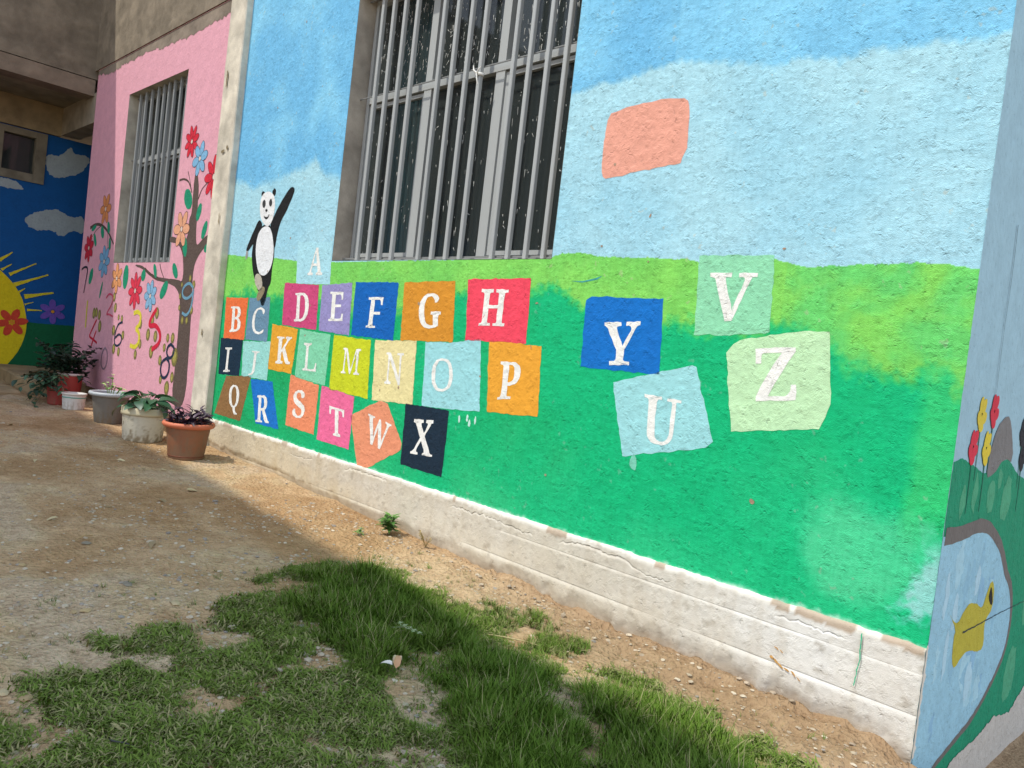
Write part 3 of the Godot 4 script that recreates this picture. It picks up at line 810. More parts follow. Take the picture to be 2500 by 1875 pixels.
	var rust := []
	for e in [[-1.160, 0.147, 0.010, 0.006], [-1.146, 0.140, 0.010, 0.005], [-1.128, 0.131, 0.013, 0.0035], [-1.105, 0.124, 0.012, 0.003], [-1.080, 0.117, 0.012, 0.003], [-1.058, 0.107, 0.009, 0.002], [-1.150, 0.185, 0.010, 0.002], [-1.13, 0.178, 0.008, 0.002]]:
		rust.append(rough(ellipse(Vector2(e[0], e[1]), e[2], e[3], 12, -0.5), 0.004, 0.004))
	part("rust_stain", sheet(rust, 0.0165), plaster("#c99a58"), o, "small orange smear low on the plinth")

# ------------------------------------------------------------------ barred windows
func barred_window(wall: Node3D, x0: float, x1: float, bars: Array, posts: Array, flecked: bool) -> void:
	var steel := plain("#a3a7a6", 0.5, 0.1)
	var dark := plain("#7c7e7d", 0.55, 0.1)
	var w := Node3D.new()
	put(w, "barred_window", wall)
	w.set_meta("label", "grey steel window behind upright burglar bars")
	var lining := concrete("#b4afa3" if flecked else "#b9b6a8", 0.7)
	var st := begin()
	var d := 0.24
	var e := 0.0025
	quad(st, Vector3(x0 + e, SILL, 0.0), Vector3(x0 + e, SILL, -d), Vector3(x0 + e, HEAD, -d), Vector3(x0 + e, HEAD, 0.0))
	quad(st, Vector3(x1 - e, SILL, -d), Vector3(x1 - e, SILL, 0.0), Vector3(x1 - e, HEAD, 0.0), Vector3(x1 - e, HEAD, -d))
	quad(st, Vector3(x0, HEAD - e, 0.0), Vector3(x0, HEAD - e, -d), Vector3(x1, HEAD - e, -d), Vector3(x1, HEAD - e, 0.0))
	quad(st, Vector3(x0, SILL + e, -d), Vector3(x0, SILL + e, 0.0), Vector3(x1, SILL + e, 0.0), Vector3(x1, SILL + e, -d))
	part("reveal", done(st), lining, w)
	var zf := -0.125
	var rail := 2.60
	st = begin()
	box(st, Vector3(x0 + 0.012, SILL + 0.012, zf - 0.05), Vector3(x0 + 0.042, HEAD - 0.004, zf))
	box(st, Vector3(x1 - 0.042, SILL + 0.012, zf - 0.05), Vector3(x1 - 0.012, HEAD - 0.004, zf))
	box(st, Vector3(x0 + 0.043, SILL + 0.012, zf - 0.05), Vector3(x1 - 0.043, SILL + 0.04, zf - 0.001))
	box(st, Vector3(x0 + 0.043, HEAD - 0.04, zf - 0.05), Vector3(x1 - 0.043, HEAD - 0.004, zf - 0.001))
	part("frame", done(st), steel, w)
	st = begin()
	box(st, Vector3(x0 + 0.043, rail, zf - 0.05), Vector3(x1 - 0.043, rail + 0.048, zf + 0.006))
	part("rail", done(st), steel, w)
	var edges := [x0 + 0.042] + posts + [x1 - 0.042]
	for p in posts:
		st = begin()
		box(st, Vector3(p - 0.034, SILL + 0.041, zf - 0.05), Vector3(p + 0.034, rail - 0.001, zf + 0.003))
		box(st, Vector3(p - 0.030, rail + 0.049, zf - 0.05), Vector3(p + 0.030, HEAD - 0.041, zf + 0.003))
		part("mullion", done(st), steel, w)
	# opening sashes: a second, thinner frame in the outer lower lights
	for k in edges.size() - 1:
		var a: float = edges[k] + (0.036 if k > 0 else 0.003)
		var b: float = edges[k + 1] - (0.036 if k < edges.size() - 2 else 0.003)
		if k != 1 or posts.size() < 2:
			st = begin()
			var lo := SILL + 0.046
			var hi := rail - 0.008
			box(st, Vector3(a, lo, zf - 0.035), Vector3(a + 0.022, hi, zf - 0.008))
			box(st, Vector3(b - 0.022, lo, zf - 0.035), Vector3(b, hi, zf - 0.008))
			box(st, Vector3(a + 0.023, lo, zf - 0.035), Vector3(b - 0.023, lo + 0.024, zf - 0.009))
			box(st, Vector3(a + 0.023, hi - 0.022, zf - 0.035), Vector3(b - 0.023, hi, zf - 0.009))
			part("sash", done(st), steel, w)
		for y in [[SILL + 0.04, rail], [rail + 0.048, HEAD - 0.04]]:
			part("pane", box_mesh(Vector3(a - 0.002, y[0], zf - 0.034), Vector3(b + 0.002, y[1], zf - 0.030)), glass(), w)
	if flecked:
		var fl := []
		for i in 900:
			var x := rng.randf_range(x0 + 0.06, x1 - 0.06)
			var y := rng.randf_range(rail + 0.06, HEAD - 0.06) if rng.randf() < 0.72 else rng.randf_range(SILL + 0.08, rail - 0.04)
			var l := rng.randf_range(0.004, 0.045) * rng.randf()+0.003
			var t := rng.randf_range(-0.004, 0.004) + (rng.randf_range(-0.02, 0.02) if rng.randf() < 0.15 else 0.0)
			fl.append(stroke(PackedVector2Array([Vector2(x, y), Vector2(x + t * 0.5, y - l * 0.5), Vector2(x + t, y - l)]), rng.randf_range(0.0015, 0.005), 0.001))
		tag(part("paint_flecks", sheet(fl, zf - 0.0285), plain("#cfd0cb", 0.8), w), "white runs and flecks of paint on the glass", "", "", "stuff")
	for x in bars:
		st = begin()
		bevel_box(st, Vector3(x - 0.0125, SILL + 0.004, -0.075), Vector3(x + 0.0125, HEAD - 0.003, -0.05), 0.003)
		part("bar", done(st), steel if flecked else plain("#8c9090", 0.5, 0.1), w)
	# cross straps that the bars are welded to, tucked under the rail
	st = begin()
	for y in [SILL + 0.022, rail + 0.02, HEAD - 0.03]:
		box(st, Vector3(x0 + 0.004, y, -0.083), Vector3(x1 - 0.004, y + (0.010 if y < 1.7 or y > 3.0 else 0.006), -0.0765))
	part("cross_strap", done(st), dark, w)

func glass() -> StandardMaterial3D:
	if not mats.has("glass"):
		var g := StandardMaterial3D.new()
		g.transparency = BaseMaterial3D.TRANSPARENCY_ALPHA
		g.albedo_color = Color(0.25, 0.28, 0.28, 0.35)
		g.roughness = 0.04
		g.metallic_specular = 0.3
		mats["glass"] = g
	return mats["glass"]

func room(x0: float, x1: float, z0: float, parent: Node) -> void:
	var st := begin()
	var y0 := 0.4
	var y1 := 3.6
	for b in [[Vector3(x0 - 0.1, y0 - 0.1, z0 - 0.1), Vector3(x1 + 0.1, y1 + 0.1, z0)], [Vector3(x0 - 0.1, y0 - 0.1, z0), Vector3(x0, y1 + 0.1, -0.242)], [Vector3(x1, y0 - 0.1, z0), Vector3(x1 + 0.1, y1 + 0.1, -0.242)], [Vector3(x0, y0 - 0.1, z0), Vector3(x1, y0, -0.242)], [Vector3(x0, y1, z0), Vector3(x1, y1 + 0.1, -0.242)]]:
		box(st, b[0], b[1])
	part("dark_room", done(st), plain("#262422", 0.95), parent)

# ------------------------------------------------------------------ pillar and pink wall
func uneven_box(lo: Vector3, hi: Vector3, amp: float) -> ArrayMesh:
	# a cast concrete post: a box cut fine in height, edges wandering a little
	var st := begin()
	var n := 60
	var rings := []
	for i in n + 1:
		var y := lerpf(lo.y, hi.y, float(i) / n)
		var r := []
		for c in [[hi.x, hi.z], [hi.x, lo.z], [lo.x, lo.z], [lo.x, hi.z]]:
			r.append(Vector3(c[0] + amp * nz.get_noise_2d(y * 300.0, c[0] * 70.0 + c[1] * 900.0), y, c[1] + amp * nz.get_noise_2d(y * 300.0 + 90.0, c[0] * 50.0 - c[1] * 900.0)))
		# a small chamfer on the two outer corners
		var q := [r[3] + Vector3(0.008, 0, 0), r[0] - Vector3(0.008, 0, 0), r[0] - Vector3(0, 0, 0.008), r[1], r[2], r[3] - Vector3(0, 0, 0.008)]
		rings.append(q)
	st.set_smooth_group(-1)
	for i in n:
		for k in 6:
			var k2 := (k + 1) % 6
			quad(st, rings[i][k], rings[i][k2], rings[i + 1][k2], rings[i + 1][k])
	return done(st)

func make_pillar() -> void:
	var p := thing("pillar", "bare cream concrete pillar between the pink wall and the blue mural", "pillar")
	part("shaft", uneven_box(Vector3(-6.138, -0.2, -0.24), Vector3(-5.862, 6.2, 0.055), 0.006), concrete("#dcd7c6", 0.9), p)
	var spots := []
	for e in [[-6.0, 2.43, 0.03, 0.012], [-5.93, 2.45, 0.016, 0.018], [-6.05, 1.0, 0.01, 0.03], [-5.95, 1.9, 0.008, 0.05], [-6.06, 3.0, 0.012, 0.07]]:
		spots.append(rough(ellipse(Vector2(e[0], e[1]), e[2], e[3], 14), 0.01, 0.009))
	part("chipped_patch", sheet(spots, 0.0625), concrete("#8f8468", 1.4), p)

const DIGITS := {
	"7": [[0, 0.12, 0.45, 0.02, 1, 0.06, 0.8, 0.5, 0.6, 1]], "1": [[0.5, 0, 0.5, 0.5, 0.5, 1]],
	"2": [[0, 0.2, 0.35, 0, 0.9, 0.12, 0.85, 0.45, 0.1, 0.93, 0.5, 0.9, 1, 1]],
	"4": [[0.75, 0, 0.1, 0.5, 0.0, 0.62, 0.5, 0.72, 1, 0.85], [0.8, 0.42, 0.55, 0.7, 0.3, 1.02]],
	"6": [[0.9, 0.02, 0.4, 0.08, 0.1, 0.5, 0.12, 0.9, 0.5, 1, 0.92, 0.85, 0.95, 0.6, 0.6, 0.48, 0.15, 0.66]],
	"3": [[0.2, 0.05, 0.6, 0, 1, 0.1, 0.92, 0.38, 0.45, 0.48, 0.95, 0.58, 1, 0.86, 0.6, 1, 0.05, 0.94]],
	"5": [[0.5, 0, 0.2, 0.16, 0.0, 0.34, 0.1, 0.42, 0.55, 0.38, 1, 0.6, 0.95, 0.86, 0.4, 1]],
	"9": [[0.95, 0.15, 0.6, 0, 0.1, 0.14, 0.05, 0.4, 0.5, 0.5, 0.95, 0.35, 1, 0.14, 0.98, 0.7, 0.6, 1, 0.2, 0.9]],
	"8": [[0.68, 0.0, 0.42, 0.08, 0.4, 0.28, 0.66, 0.42, 0.96, 0.3, 0.98, 0.1, 0.68, 0.0], [0.42, 0.4, 0.05, 0.5, 0.0, 0.8, 0.32, 1, 0.68, 0.84, 0.7, 0.52, 0.42, 0.4]],
	"0": [[0.5, 0, 0.1, 0.2, 0.05, 0.75, 0.5, 1, 0.92, 0.78, 0.9, 0.2, 0.5, 0]]}

func painted_flower(parent: Node, c: Vector2, r: float, n: int, color: String, heart: String, off: float, plane := 0, label := "", outline := true) -> void:
	var f := Node3D.new()
	put(f, "painted_flower", parent)
	if label: f.set_meta("label", label)
	for i in n:
		var a := TAU * i / n + PI / 2.0 + c.x
		var mid := c + Vector2(cos(a), sin(a)) * r * 0.58
		var wide := r * (0.2 if n > 7 else 0.25 if n > 5 else 0.34)
		var lo := off + 0.0007 * (i % 3)
		if outline: part("petal_outline", sheet([rough(ellipse(mid, r * 0.43 + 0.005, wide + 0.005, 16, a), 0.02, 0.003)], lo, plane), plaster("#2a2230"), f)
		part("petal", sheet([rough(ellipse(mid, r * 0.43, wide, 16, a), 0.02, 0.003)], lo + 0.0004, plane), plaster(color), f)
	part("flower_centre", sheet([ellipse(c, r * 0.13, r * 0.13, 12)], off + 0.003, plane), plaster(heart), f)

func make_pink_wall() -> void:
	var w := thing("pink_wall", "pink wall with painted flower tree and numbers around a barred window", "wall")
	part("plaster", walled(-9.515, -6.14, 0.27, 6.2, -8.45, -7.0, 0.24, false), plaster("#dfa4b3", 0.55), w)
	part("earthy_base", box_mesh(Vector3(-9.5, -0.2, -0.24), Vector3(-6.14, 0.268, 0.012)), concrete("#7d6449", 1.6), w, "stained brown concrete foot of the pink wall")
	# bare concrete above, with the ragged end of the pink paint
	var edge := pts(concrete_edge)
	var poly := PackedVector2Array([Vector2(-6.14, 3.69), Vector2(-9.515, 3.69)])
	for i in edge.size() - 1:
		for j in 14:
			var q := edge[i].lerp(edge[i + 1], j / 14.0)
			if q.x > -9.51 and q.x < -6.145: poly.append(q + Vector2(0.008 * nz.get_noise_2d(q.x * 3000.0, 5.0), 0.022 * nz.get_noise_2d(q.x * 900.0, 1.0) + 0.022 * nz.get_noise_2d(q.x * 4200.0, 2.0)))
	part("bare_strip", sheet([poly], 0.004), concrete("#91877a", 1.2), w, "ragged strip of bare concrete above the pink paint")
	part("concrete_band", box_mesh(Vector3(-9.6, 3.697, -0.2), Vector3(-6.141, 6.2, 0.012)), concrete("#8a8171", 1.3), w, "bare stained concrete above the pink paint")
	# the tree
	var tree := paint("painted_tree", rough(chaikin(pts(tree_trunk), 2), 0.03, 0.003), 0.002, "#5d4f49", w, 0, "painted brown tree with flowers right of the barred window")
	for t in tree_twigs:
		part("twig", sheet([rough(stroke(chaikin(pts(t[1]), 2, false), t[0], t[0] * 0.55), 0.03, 0.002)], 0.0026), plaster("#55463f"), tree)
	for l in tree_leaves:
		var up := Vector2(l[2], l[3])
		part("leaf", sheet([rough(ellipse(Vector2(l[0], l[1]), up.length(), l[4], 14, up.angle()), 0.02, 0.003)], 0.0034), plaster("#1c8f6c"), tree)
	for f in pink_flowers:
		painted_flower(w, Vector2(f[1], f[2]), f[3], f[4], f[0], "#e3cfc4", 0.0045, 0, "painted %s flower with dark outline" % f[5])
	for i in olive_sizes.size():
		var c := Vector2(olive_spots[i * 2], olive_spots[i * 2 + 1])
		var o := part("painted_spot", sheet([rough(ellipse(c, olive_sizes[i] * 0.78, olive_sizes[i], 14), 0.02, 0.003)], 0.0052), plaster("#7c7343"), w)
		part("spot_middle", sheet([ellipse(c, olive_sizes[i] * 0.45, olive_sizes[i] * 0.62, 12)], 0.0058), plaster("#a39a52"), o)
	for d in pink_numbers:
		var q := pts(d[2])
		var polys := []
		var h := q[0].distance_to(q[3])
		for s in DIGITS[d[0]]:
			var path := PackedVector2Array()
			for i in range(0, s.size(), 2): path.append(bil(q, s[i], s[i + 1]))
			path = chaikin(path, 2, false)
			var wd := h * (0.12 if d[0] in "135" else 0.085)
			for i in path.size() - 1:      # short overlapping quads keep loops clean
				var dir := (path[i + 1] - path[i]).normalized() * wd * 0.25
				polys.append(stroke(PackedVector2Array([path[i] - dir, path[i + 1] + dir]), wd, wd))
		var st := begin()
		for i in polys.size(): flat(st, polys[i], 0.0068 + 0.00001 * i)
		part("painted_number", st.commit(), plaster(d[1]), w, "painted number %s" % d[0])
	barred_window(w, -8.45, -7.0, [-8.30, -8.145, -7.99, -7.83, -7.69, -7.57, -7.44, -7.29, -7.15], [-7.72], false)
	room(-9.3, -6.3, -3.6, w)

# ------------------------------------------------------------------ the wing at the left
const BX := -10.78
func make_wing() -> void:
	var w := thing("concrete_wing", "bare brown concrete upper storey overhanging the dark porch at left", "building")
	part("upper_wall", box_mesh(Vector3(-14.0, 3.61, -0.19), Vector3(-9.602, 6.25, 15.0)), concrete("#82796a", 1.4), w, "bare stained concrete wall above the porch")
	part("edge_beam", box_mesh(Vector3(-9.86, 3.425, 0.0), Vector3(-9.592, 3.598, 15.0)), concrete("#85796a", 1.4), w, "lower concrete band under a dark seam")
	part("soffit", box_mesh(Vector3(-14.0, 3.46, -0.19), Vector3(-9.862, 3.608, 15.0)), concrete("#8a8370", 0.8), w)
	part("wall_beam", box_mesh(Vector3(BX - 0.2, 3.115, 0.0), Vector3(BX + 0.03, 3.458, 15.0)), concrete("#93866a", 0.5), w, "ochre beam over the blue wall")
	part("cross_beam", box_mesh(Vector3(BX + 0.031, 3.13, -0.2), Vector3(-9.52, 3.458, 0.0)), concrete("#9a9280", 0.6), w, "pale beam across the end of the porch")
	part("corridor_ceiling", box_mesh(Vector3(-14.0, 3.40, -4.2), Vector3(-9.5, 3.6, -0.201)), concrete("#7d786c", 0.6), w)
	part("corridor_end", box_mesh(Vector3(-11.0, -0.2, -4.3), Vector3(-9.0, 3.5, -4.1)), concrete("#77715f", 0.6), w)
	part("corridor_side", box_mesh(Vector3(-9.5, -0.2, -4.1), Vector3(-9.42, 3.39, -0.245)), concrete("#8d8270", 0.6), w)
	var b := thing("blue_porch_wall", "shaded blue wall with painted sun, clouds and flowers inside the porch", "wall")
	var st := begin()
	var fo := pts(frame_out)
	var wy0 := 2.50
	var wy1 := 3.10
	var wz0 := 0.135
	var wz1 := 0.68
	for r in [[-4.2, wz0, -0.3, 3.11], [wz1, 15.0, -0.3, 3.11], [wz0, wz1, -0.3, wy0], [wz0, wz1, wy1, 3.11]]:
		box(st, Vector3(BX - 0.2, r[2], r[0]), Vector3(BX, r[3], r[1]))
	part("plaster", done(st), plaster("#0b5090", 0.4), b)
	var win := Node3D.new()
	put(win, "window", b)
	win.set_meta("label", "small window in a thick grey frame under the beam")
	st = begin()
	box(st, Vector3(BX - 0.12, wy0, wz0), Vector3(BX + 0.02, wy1, wz0 + 0.115))
	box(st, Vector3(BX - 0.12, wy0, wz1 - 0.10), Vector3(BX + 0.02, wy1, wz1))
	box(st, Vector3(BX - 0.12, wy0, wz0 + 0.116), Vector3(BX + 0.019, wy0 + 0.097, wz1 - 0.101))
	box(st, Vector3(BX - 0.12, wy1 - 0.075, wz0 + 0.116), Vector3(BX + 0.019, wy1, wz1 - 0.101))
	part("frame", done(st), concrete("#7e7a6c", 0.6), win)
	part("pane", box_mesh(Vector3(BX - 0.06, wy0 + 0.09, wz0 + 0.10), Vector3(BX - 0.055, wy1 - 0.07, wz1 - 0.09)), glass(), win)
	part("dark_back", box_mesh(Vector3(BX - 0.5, wy0 - 0.1, wz0 - 0.1), Vector3(BX - 0.21, wy1 + 0.1, wz1 + 0.1)), plain("#2a2624", 0.9), win)
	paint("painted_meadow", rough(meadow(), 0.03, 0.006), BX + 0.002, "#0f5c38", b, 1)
	for c in [cloud_a, cloud_b, cloud_c]:
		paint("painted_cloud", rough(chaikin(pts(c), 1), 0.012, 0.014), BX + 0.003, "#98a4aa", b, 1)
	var s := pts(sun_pts)
	# circle through three of the points on the disc's edge
	var a1 := s[0]
	var b1 := s[1]
	var c1 := s[3]
	var dd := 2.0 * (a1.x * (b1.y - c1.y) + b1.x * (c1.y - a1.y) + c1.x * (a1.y - b1.y))
	var cen := Vector2((a1.length_squared() * (b1.y - c1.y) + b1.length_squared() * (c1.y - a1.y) + c1.length_squared() * (a1.y - b1.y)) / dd, (a1.length_squared() * (c1.x - b1.x) + b1.length_squared() * (a1.x - c1.x) + c1.length_squared() * (b1.x - a1.x)) / dd)
	var sun := paint("painted_sun", rough(ellipse(cen, cen.distance_to(a1), cen.distance_to(a1), 60), 0.05, 0.006), BX + 0.004, "#d8c11a", b, 1, "yellow painted sun with long rays")
	for r in sun_rays:
		part("ray", sheet([rough(stroke(PackedVector2Array([Vector2(r[0], r[1]), Vector2(r[0], r[1]).lerp(Vector2(r[2], r[3]), 0.3), Vector2(r[2], r[3])]), r[4] * 2.4, r[4] * 0.7), 0.02, 0.004)], BX + 0.005, 1), plaster("#d3c02c"), sun)
	var bf := pts(blue_flowers)
	painted_flower(b, bf[0], bf[0].distance_to(bf[2]), 6, "#c8452f", "#d08a2a", BX + 0.006, 1, "orange red painted flower below the sun", false)
	painted_flower(b, bf[3], bf[3].distance_to(bf[5]), 6, "#6a4fa8", "#cf8a2e", BX + 0.006, 1, "purple painted flower right of the sun", false)
	# porch floor: a low slab with a rounded concrete edge
	var porch := thing("porch_step", "worn low concrete kerb and step at the porch floor", "step")
	var edge := PackedVector2Array([Vector2(-10.75, -0.19), Vector2(-10.75, 0.50), Vector2(-9.9, 0.52), Vector2(-9.3, 0.56)])
	for k in 9:
		var a := PI / 2.0 * (1.0 - k / 8.0)
		edge.append(Vector2(-9.02 + 0.14 * cos(a), 0.42 + 0.15 * sin(a)))
	edge.append(Vector2(-8.90, 0.012))
	edge.append(Vector2(-9.40, 0.012))
	edge.append(Vector2(-9.53, -0.19))
	part("slab", slab(edge, -0.1, 0.31), concrete("#a08c6c", 1.6), porch)
	part("tread", slab(PackedVector2Array([Vector2(-10.75, 0.60), Vector2(-10.75, 3.0), Vector2(-9.6, 3.0), Vector2(-9.1, 1.3), Vector2(-8.72, 0.86), Vector2(-8.80, 0.62)]), -0.1, 0.195), concrete("#b09a78", 1.6), porch)

func slab(p: PackedVector2Array, y0: float, y1: float) -> ArrayMesh:
	# a low cast slab with a softened upper edge; p in x and z
	var st := begin()
	var n := p.size()
	var c := Vector2.ZERO
	for v in p: c += v / n
	var inner := PackedVector2Array()
	for v in p: inner.append(v + (c - v).normalized() * 0.03)
	var turn := 0.0
	for i in n: turn += p[i].cross(p[(i + 1) % n])
	for i in n:
		var a := p[i] if turn < 0.0 else p[(i + 1) % n]
		var b := p[(i + 1) % n] if turn < 0.0 else p[i]
		var ai := inner[i] if turn < 0.0 else inner[(i + 1) % n]
		var bi := inner[(i + 1) % n] if turn < 0.0 else inner[i]
		quad(st, Vector3(a.x, y0, a.y), Vector3(b.x, y0, b.y), Vector3(b.x, y1 - 0.02, b.y), Vector3(a.x, y1 - 0.02, a.y))
		quad(st, Vector3(a.x, y1 - 0.02, a.y), Vector3(b.x, y1 - 0.02, b.y), Vector3(bi.x, y1, bi.y), Vector3(ai.x, y1, ai.y))
	var tri := Geometry2D.triangulate_polygon(inner)
	for i in range(0, tri.size(), 3):
		var q := [inner[tri[i]], inner[tri[i + 1]], inner[tri[i + 2]]]
		if (q[1] - q[0]).cross(q[2] - q[0]) < 0.0: q.reverse()
		for v in q: st.add_vertex(Vector3(v.x, y1, v.y))
	return done(st)

func meadow() -> PackedVector2Array:
	var p := pts(blue_green_top)
	var r := PackedVector2Array([Vector2(15.0, -0.2), Vector2(15.0, p[0].y)])
	for v in p: r.append(v)
	r.append(Vector2(-4.0, p[p.size() - 1].y))
	r.append(Vector2(-4.0, -0.2))
	return r

# ------------------------------------------------------------------ the wall round the corner
func make_side_wall() -> void:
	var w := thing("side_wall", "shaded end wall painted with a pond, a yellow fish and flowers", "wall")
	part("plaster", box_mesh(Vector3(WX - 0.24, -0.6, -6.0), Vector3(WX, 4.2, -0.2405)), plaster("#9cc0cd", 0.35), w)
	var strip := PackedVector2Array([Vector2(-0.2405, 4.2), Vector2(-0.2405, -0.5)])
	for k in 420:
		var y := -0.5 + 4.7 * k / 419.0
		var jag := 0.003 * nz.get_noise_2d(y * 2500.0, 14.0) + 0.004 * maxf(0.0, nz.get_noise_2d(y * 900.0, 81.0))
		strip.append(Vector2((0.018 if y < 0.345 else 0.003) + jag * (3.0 if y < 0.5 else 1.4), y))
	part("corner_strip", sheet([strip], WX + 0.0006, 1), plaster("#9cc0cd", 0.35), w)
	var chips := PackedVector2Array()
	for k in 90:
		var y := lerpf(0.0, 0.36, k / 89.0)
		chips.append(Vector2(0.020 + 0.004 * nz.get_noise_2d(y * 2000.0, 5.0), y))
	for k in 90:
		var y := lerpf(0.36, 0.0, k / 89.0)
		chips.append(Vector2(0.004 - 0.022 * maxf(0.0, nz.get_noise_2d(y * 1500.0, 55.0) + 0.15) - 0.006 * nz.get_noise_2d(y * 6000.0, 15.0), y))
	part("chipped_edge", sheet([chips], WX + 0.0032, 1), plaster("#d9d3c6", 0.8), w, "broken plaster edge at the foot of the corner")
	var x := WX + 0.0012
	var g := PackedVector2Array([Vector2(0.006, -0.5)])
	for v in pts(side_green): g.append(v)
	g.append(Vector2(-3.0, 0.86))
	g.append(Vector2(-3.0, -0.5))
	paint("painted_meadow", rough(g, 0.02, 0.004), x, "#0c8f68", w, 1)
	for e in [[-0.16, 0.80, 0.03, 0.05], [-0.30, 0.82, 0.03, 0.07], [-0.52, 0.80, 0.05, 0.06], [-0.75, 0.78, 0.07, 0.09], [-0.62, 0.86, 0.03, 0.04], [-1.25, 0.0, 0.1, 0.12], [-1.4, 0.3, 0.06, 0.12]]:
		paint("pale_brush_patch", rough(ellipse(Vector2(e[0], e[1]), e[2], e[3], 14), 0.02, 0.02), x + 0.00040, "#4aa27a", w, 1)
	var line := chaikin(pts(pond_line), 2, false)
	var pond := PackedVector2Array([Vector2(0.006, -0.5), Vector2(0.006, line[0].y)])
	for v in line:
		if v.x < -0.002: pond.append(v)
	pond.append(Vector2(-0.05, -0.5))
	var po := paint("painted_pond", pond, x + 0.00080, "#98c6d8", w, 1, "pale blue painted pond with a stone rim")
	var rim := PackedVector2Array()
	for v in line:
		if v.x < -0.004: rim.append(v)
	part("pond_rim", sheet([rough(stroke(rim, 0.055, 0.018), 0.03, 0.004)], x + 0.00128, 1), plaster("#6f6a66", 0.5), po)
	for e in [[-0.12, 0.5, 0.02, 0.08], [-0.25, 0.42, 0.03, 0.06], [-0.5, 0.5, 0.03, 0.05], [-0.2, 0.28, 0.02, 0.09], [-0.55, 0.12, 0.05, 0.07]]:
		part("pale_brush_patch", sheet([rough(ellipse(Vector2(e[0], e[1]), e[2], e[3], 14), 0.02, 0.02)], x + 0.00112, 1), plaster("#aed2e0", 0.5), po)
	for k in 26:
		var c := Vector2(rng.randf_range(-0.85, -0.06), rng.randf_range(-0.05, 0.6))
		var s2 := rough(ellipse(c, rng.randf_range(0.012, 0.05), rng.randf_range(0.03, 0.10), 14), 0.012, 0.03)
		if Geometry2D.clip_polygons(s2, pond).size() > 0: continue
		part("brush_mark", sheet([s2], x + 0.00088 + 0.00001 * k, 1), plaster(["#8fbdd2", "#a6d0de", "#8cb9d4"][k % 3], 0.5), po)
	var fi := paint("painted_fish", rough(chaikin(pts(fish), 1), 0.02, 0.003), x + 0.00160, "#b9ae3a", po, 1)
	part("fish_eye", sheet([chaikin(pts(fish_eye), 1)], x + 0.00220, 1), plaster("#1c1d1c", 0.5), po)
	paint("painted_rock", rough(chaikin(pts(side_rock), 1), 0.02, 0.003), x + 0.00080, "#7a7876", w, 1)
	var fl := pts(side_flowers)
	var cols := ["#d8c23c", "#cf2b40", "#d42f46", "#dcc637", "#1b2028", "#1b2028"]
	for i in fl.size():
		var f := Node3D.new()
		put(f, "painted_flower", w)
		var petals := []
		for k in 5:
			var a := TAU * k / 5.0 + 0.9
			petals.append(rough(ellipse(fl[i] + Vector2(cos(a) * 0.028, sin(a) * 0.036), 0.022, 0.032, 12, a * 0.4), 0.01, 0.004))
		for k in 5: part("petal", sheet([petals[k]], x + 0.00180 + 0.0001 * k, 1), plaster(cols[i], 0.5), f)
		part("stem", sheet([stroke(PackedVector2Array([fl[i] - Vector2(0, 0.03), fl[i] - Vector2(0.01, 0.12), fl[i] - Vector2(0.012, 0.22)]), 0.012, 0.005)], x + 0.00120, 1), plaster("#126a52", 0.5), f)
	var sw := pts(side_white)
	var wp := PackedVector2Array()
	for v in sw: wp.append(v)
	wp.append(Vector2(-0.2, -0.6))
	wp.append(Vector2(-3.0, -0.6))
	wp.append(Vector2(-3.0, 0.05))
	paint("bare_base", rough(wp, 0.02, 0.008), x + 0.00240, "#c6c0b6", w, 1, "unpainted whitish foot of the end wall")
	for c in [side_crack, side_crack_b]:
		paint("crack", rough(stroke(chaikin(pts(c), 1, false), 0.006, 0.002), 0.02, 0.003), x + 0.00280, "#2c3a40", w, 1)

func make_building() -> void:
	var b := thing("classroom_block", "flat roofed classroom block behind the mural wall", "building")
	part("roof", box_mesh(Vector3(-6.3, 4.205, -6.1), Vector3(WX + 0.02, 4.4, 0.02)), concrete("#8d8577"), b)
	part("back_wall", box_mesh(Vector3(-9.4, -0.3, -6.2), Vector3(WX - 0.01, 4.2, -6.01)), concrete("#8d8577"), b)
	room(-5.7, -1.05, -3.9, b)
	part("curtain", curtain(), plain("#2d6a72", 0.8), b, "teal curtain inside the left end of the mural window")
	var o := thing("yard_canopy", "high flat canopy roof on posts across the yard", "canopy", Vector3(-5.5, 0, ROOF_Z))
	o.rotation.y = -0.044
	part("roof", box_mesh(Vector3(-13.0, ROOF_Y, 0.0), Vector3(13.0, ROOF_Y + 0.12, 2.9)), concrete("#b5ac9b"), o)
	for x in [-10.0, -5.0, 0.0, 5.0, 10.0]:
		part("post", box_mesh(Vector3(x, -0.3, 2.4), Vector3(x + 0.15, ROOF_Y - 0.002, 2.55)), concrete("#b5ac9b"), o)
const ROOF_Z := 7.2
const ROOF_Y := 12.0

func curtain() -> ArrayMesh:
	var st := begin()
	st.set_smooth_group(0)
	for i in 24:
		for e in [[i, 0], [i, 1], [i + 1, 1], [i, 0], [i + 1, 1], [i + 1, 0]]:
			var x: float = -4.30 + e[0] * 0.012
			st.add_vertex(Vector3(x, SILL - 0.1 if e[1] == 0 else 3.4, -0.34 + 0.03 * sin(e[0] * 1.5)))
	return done(st, true)

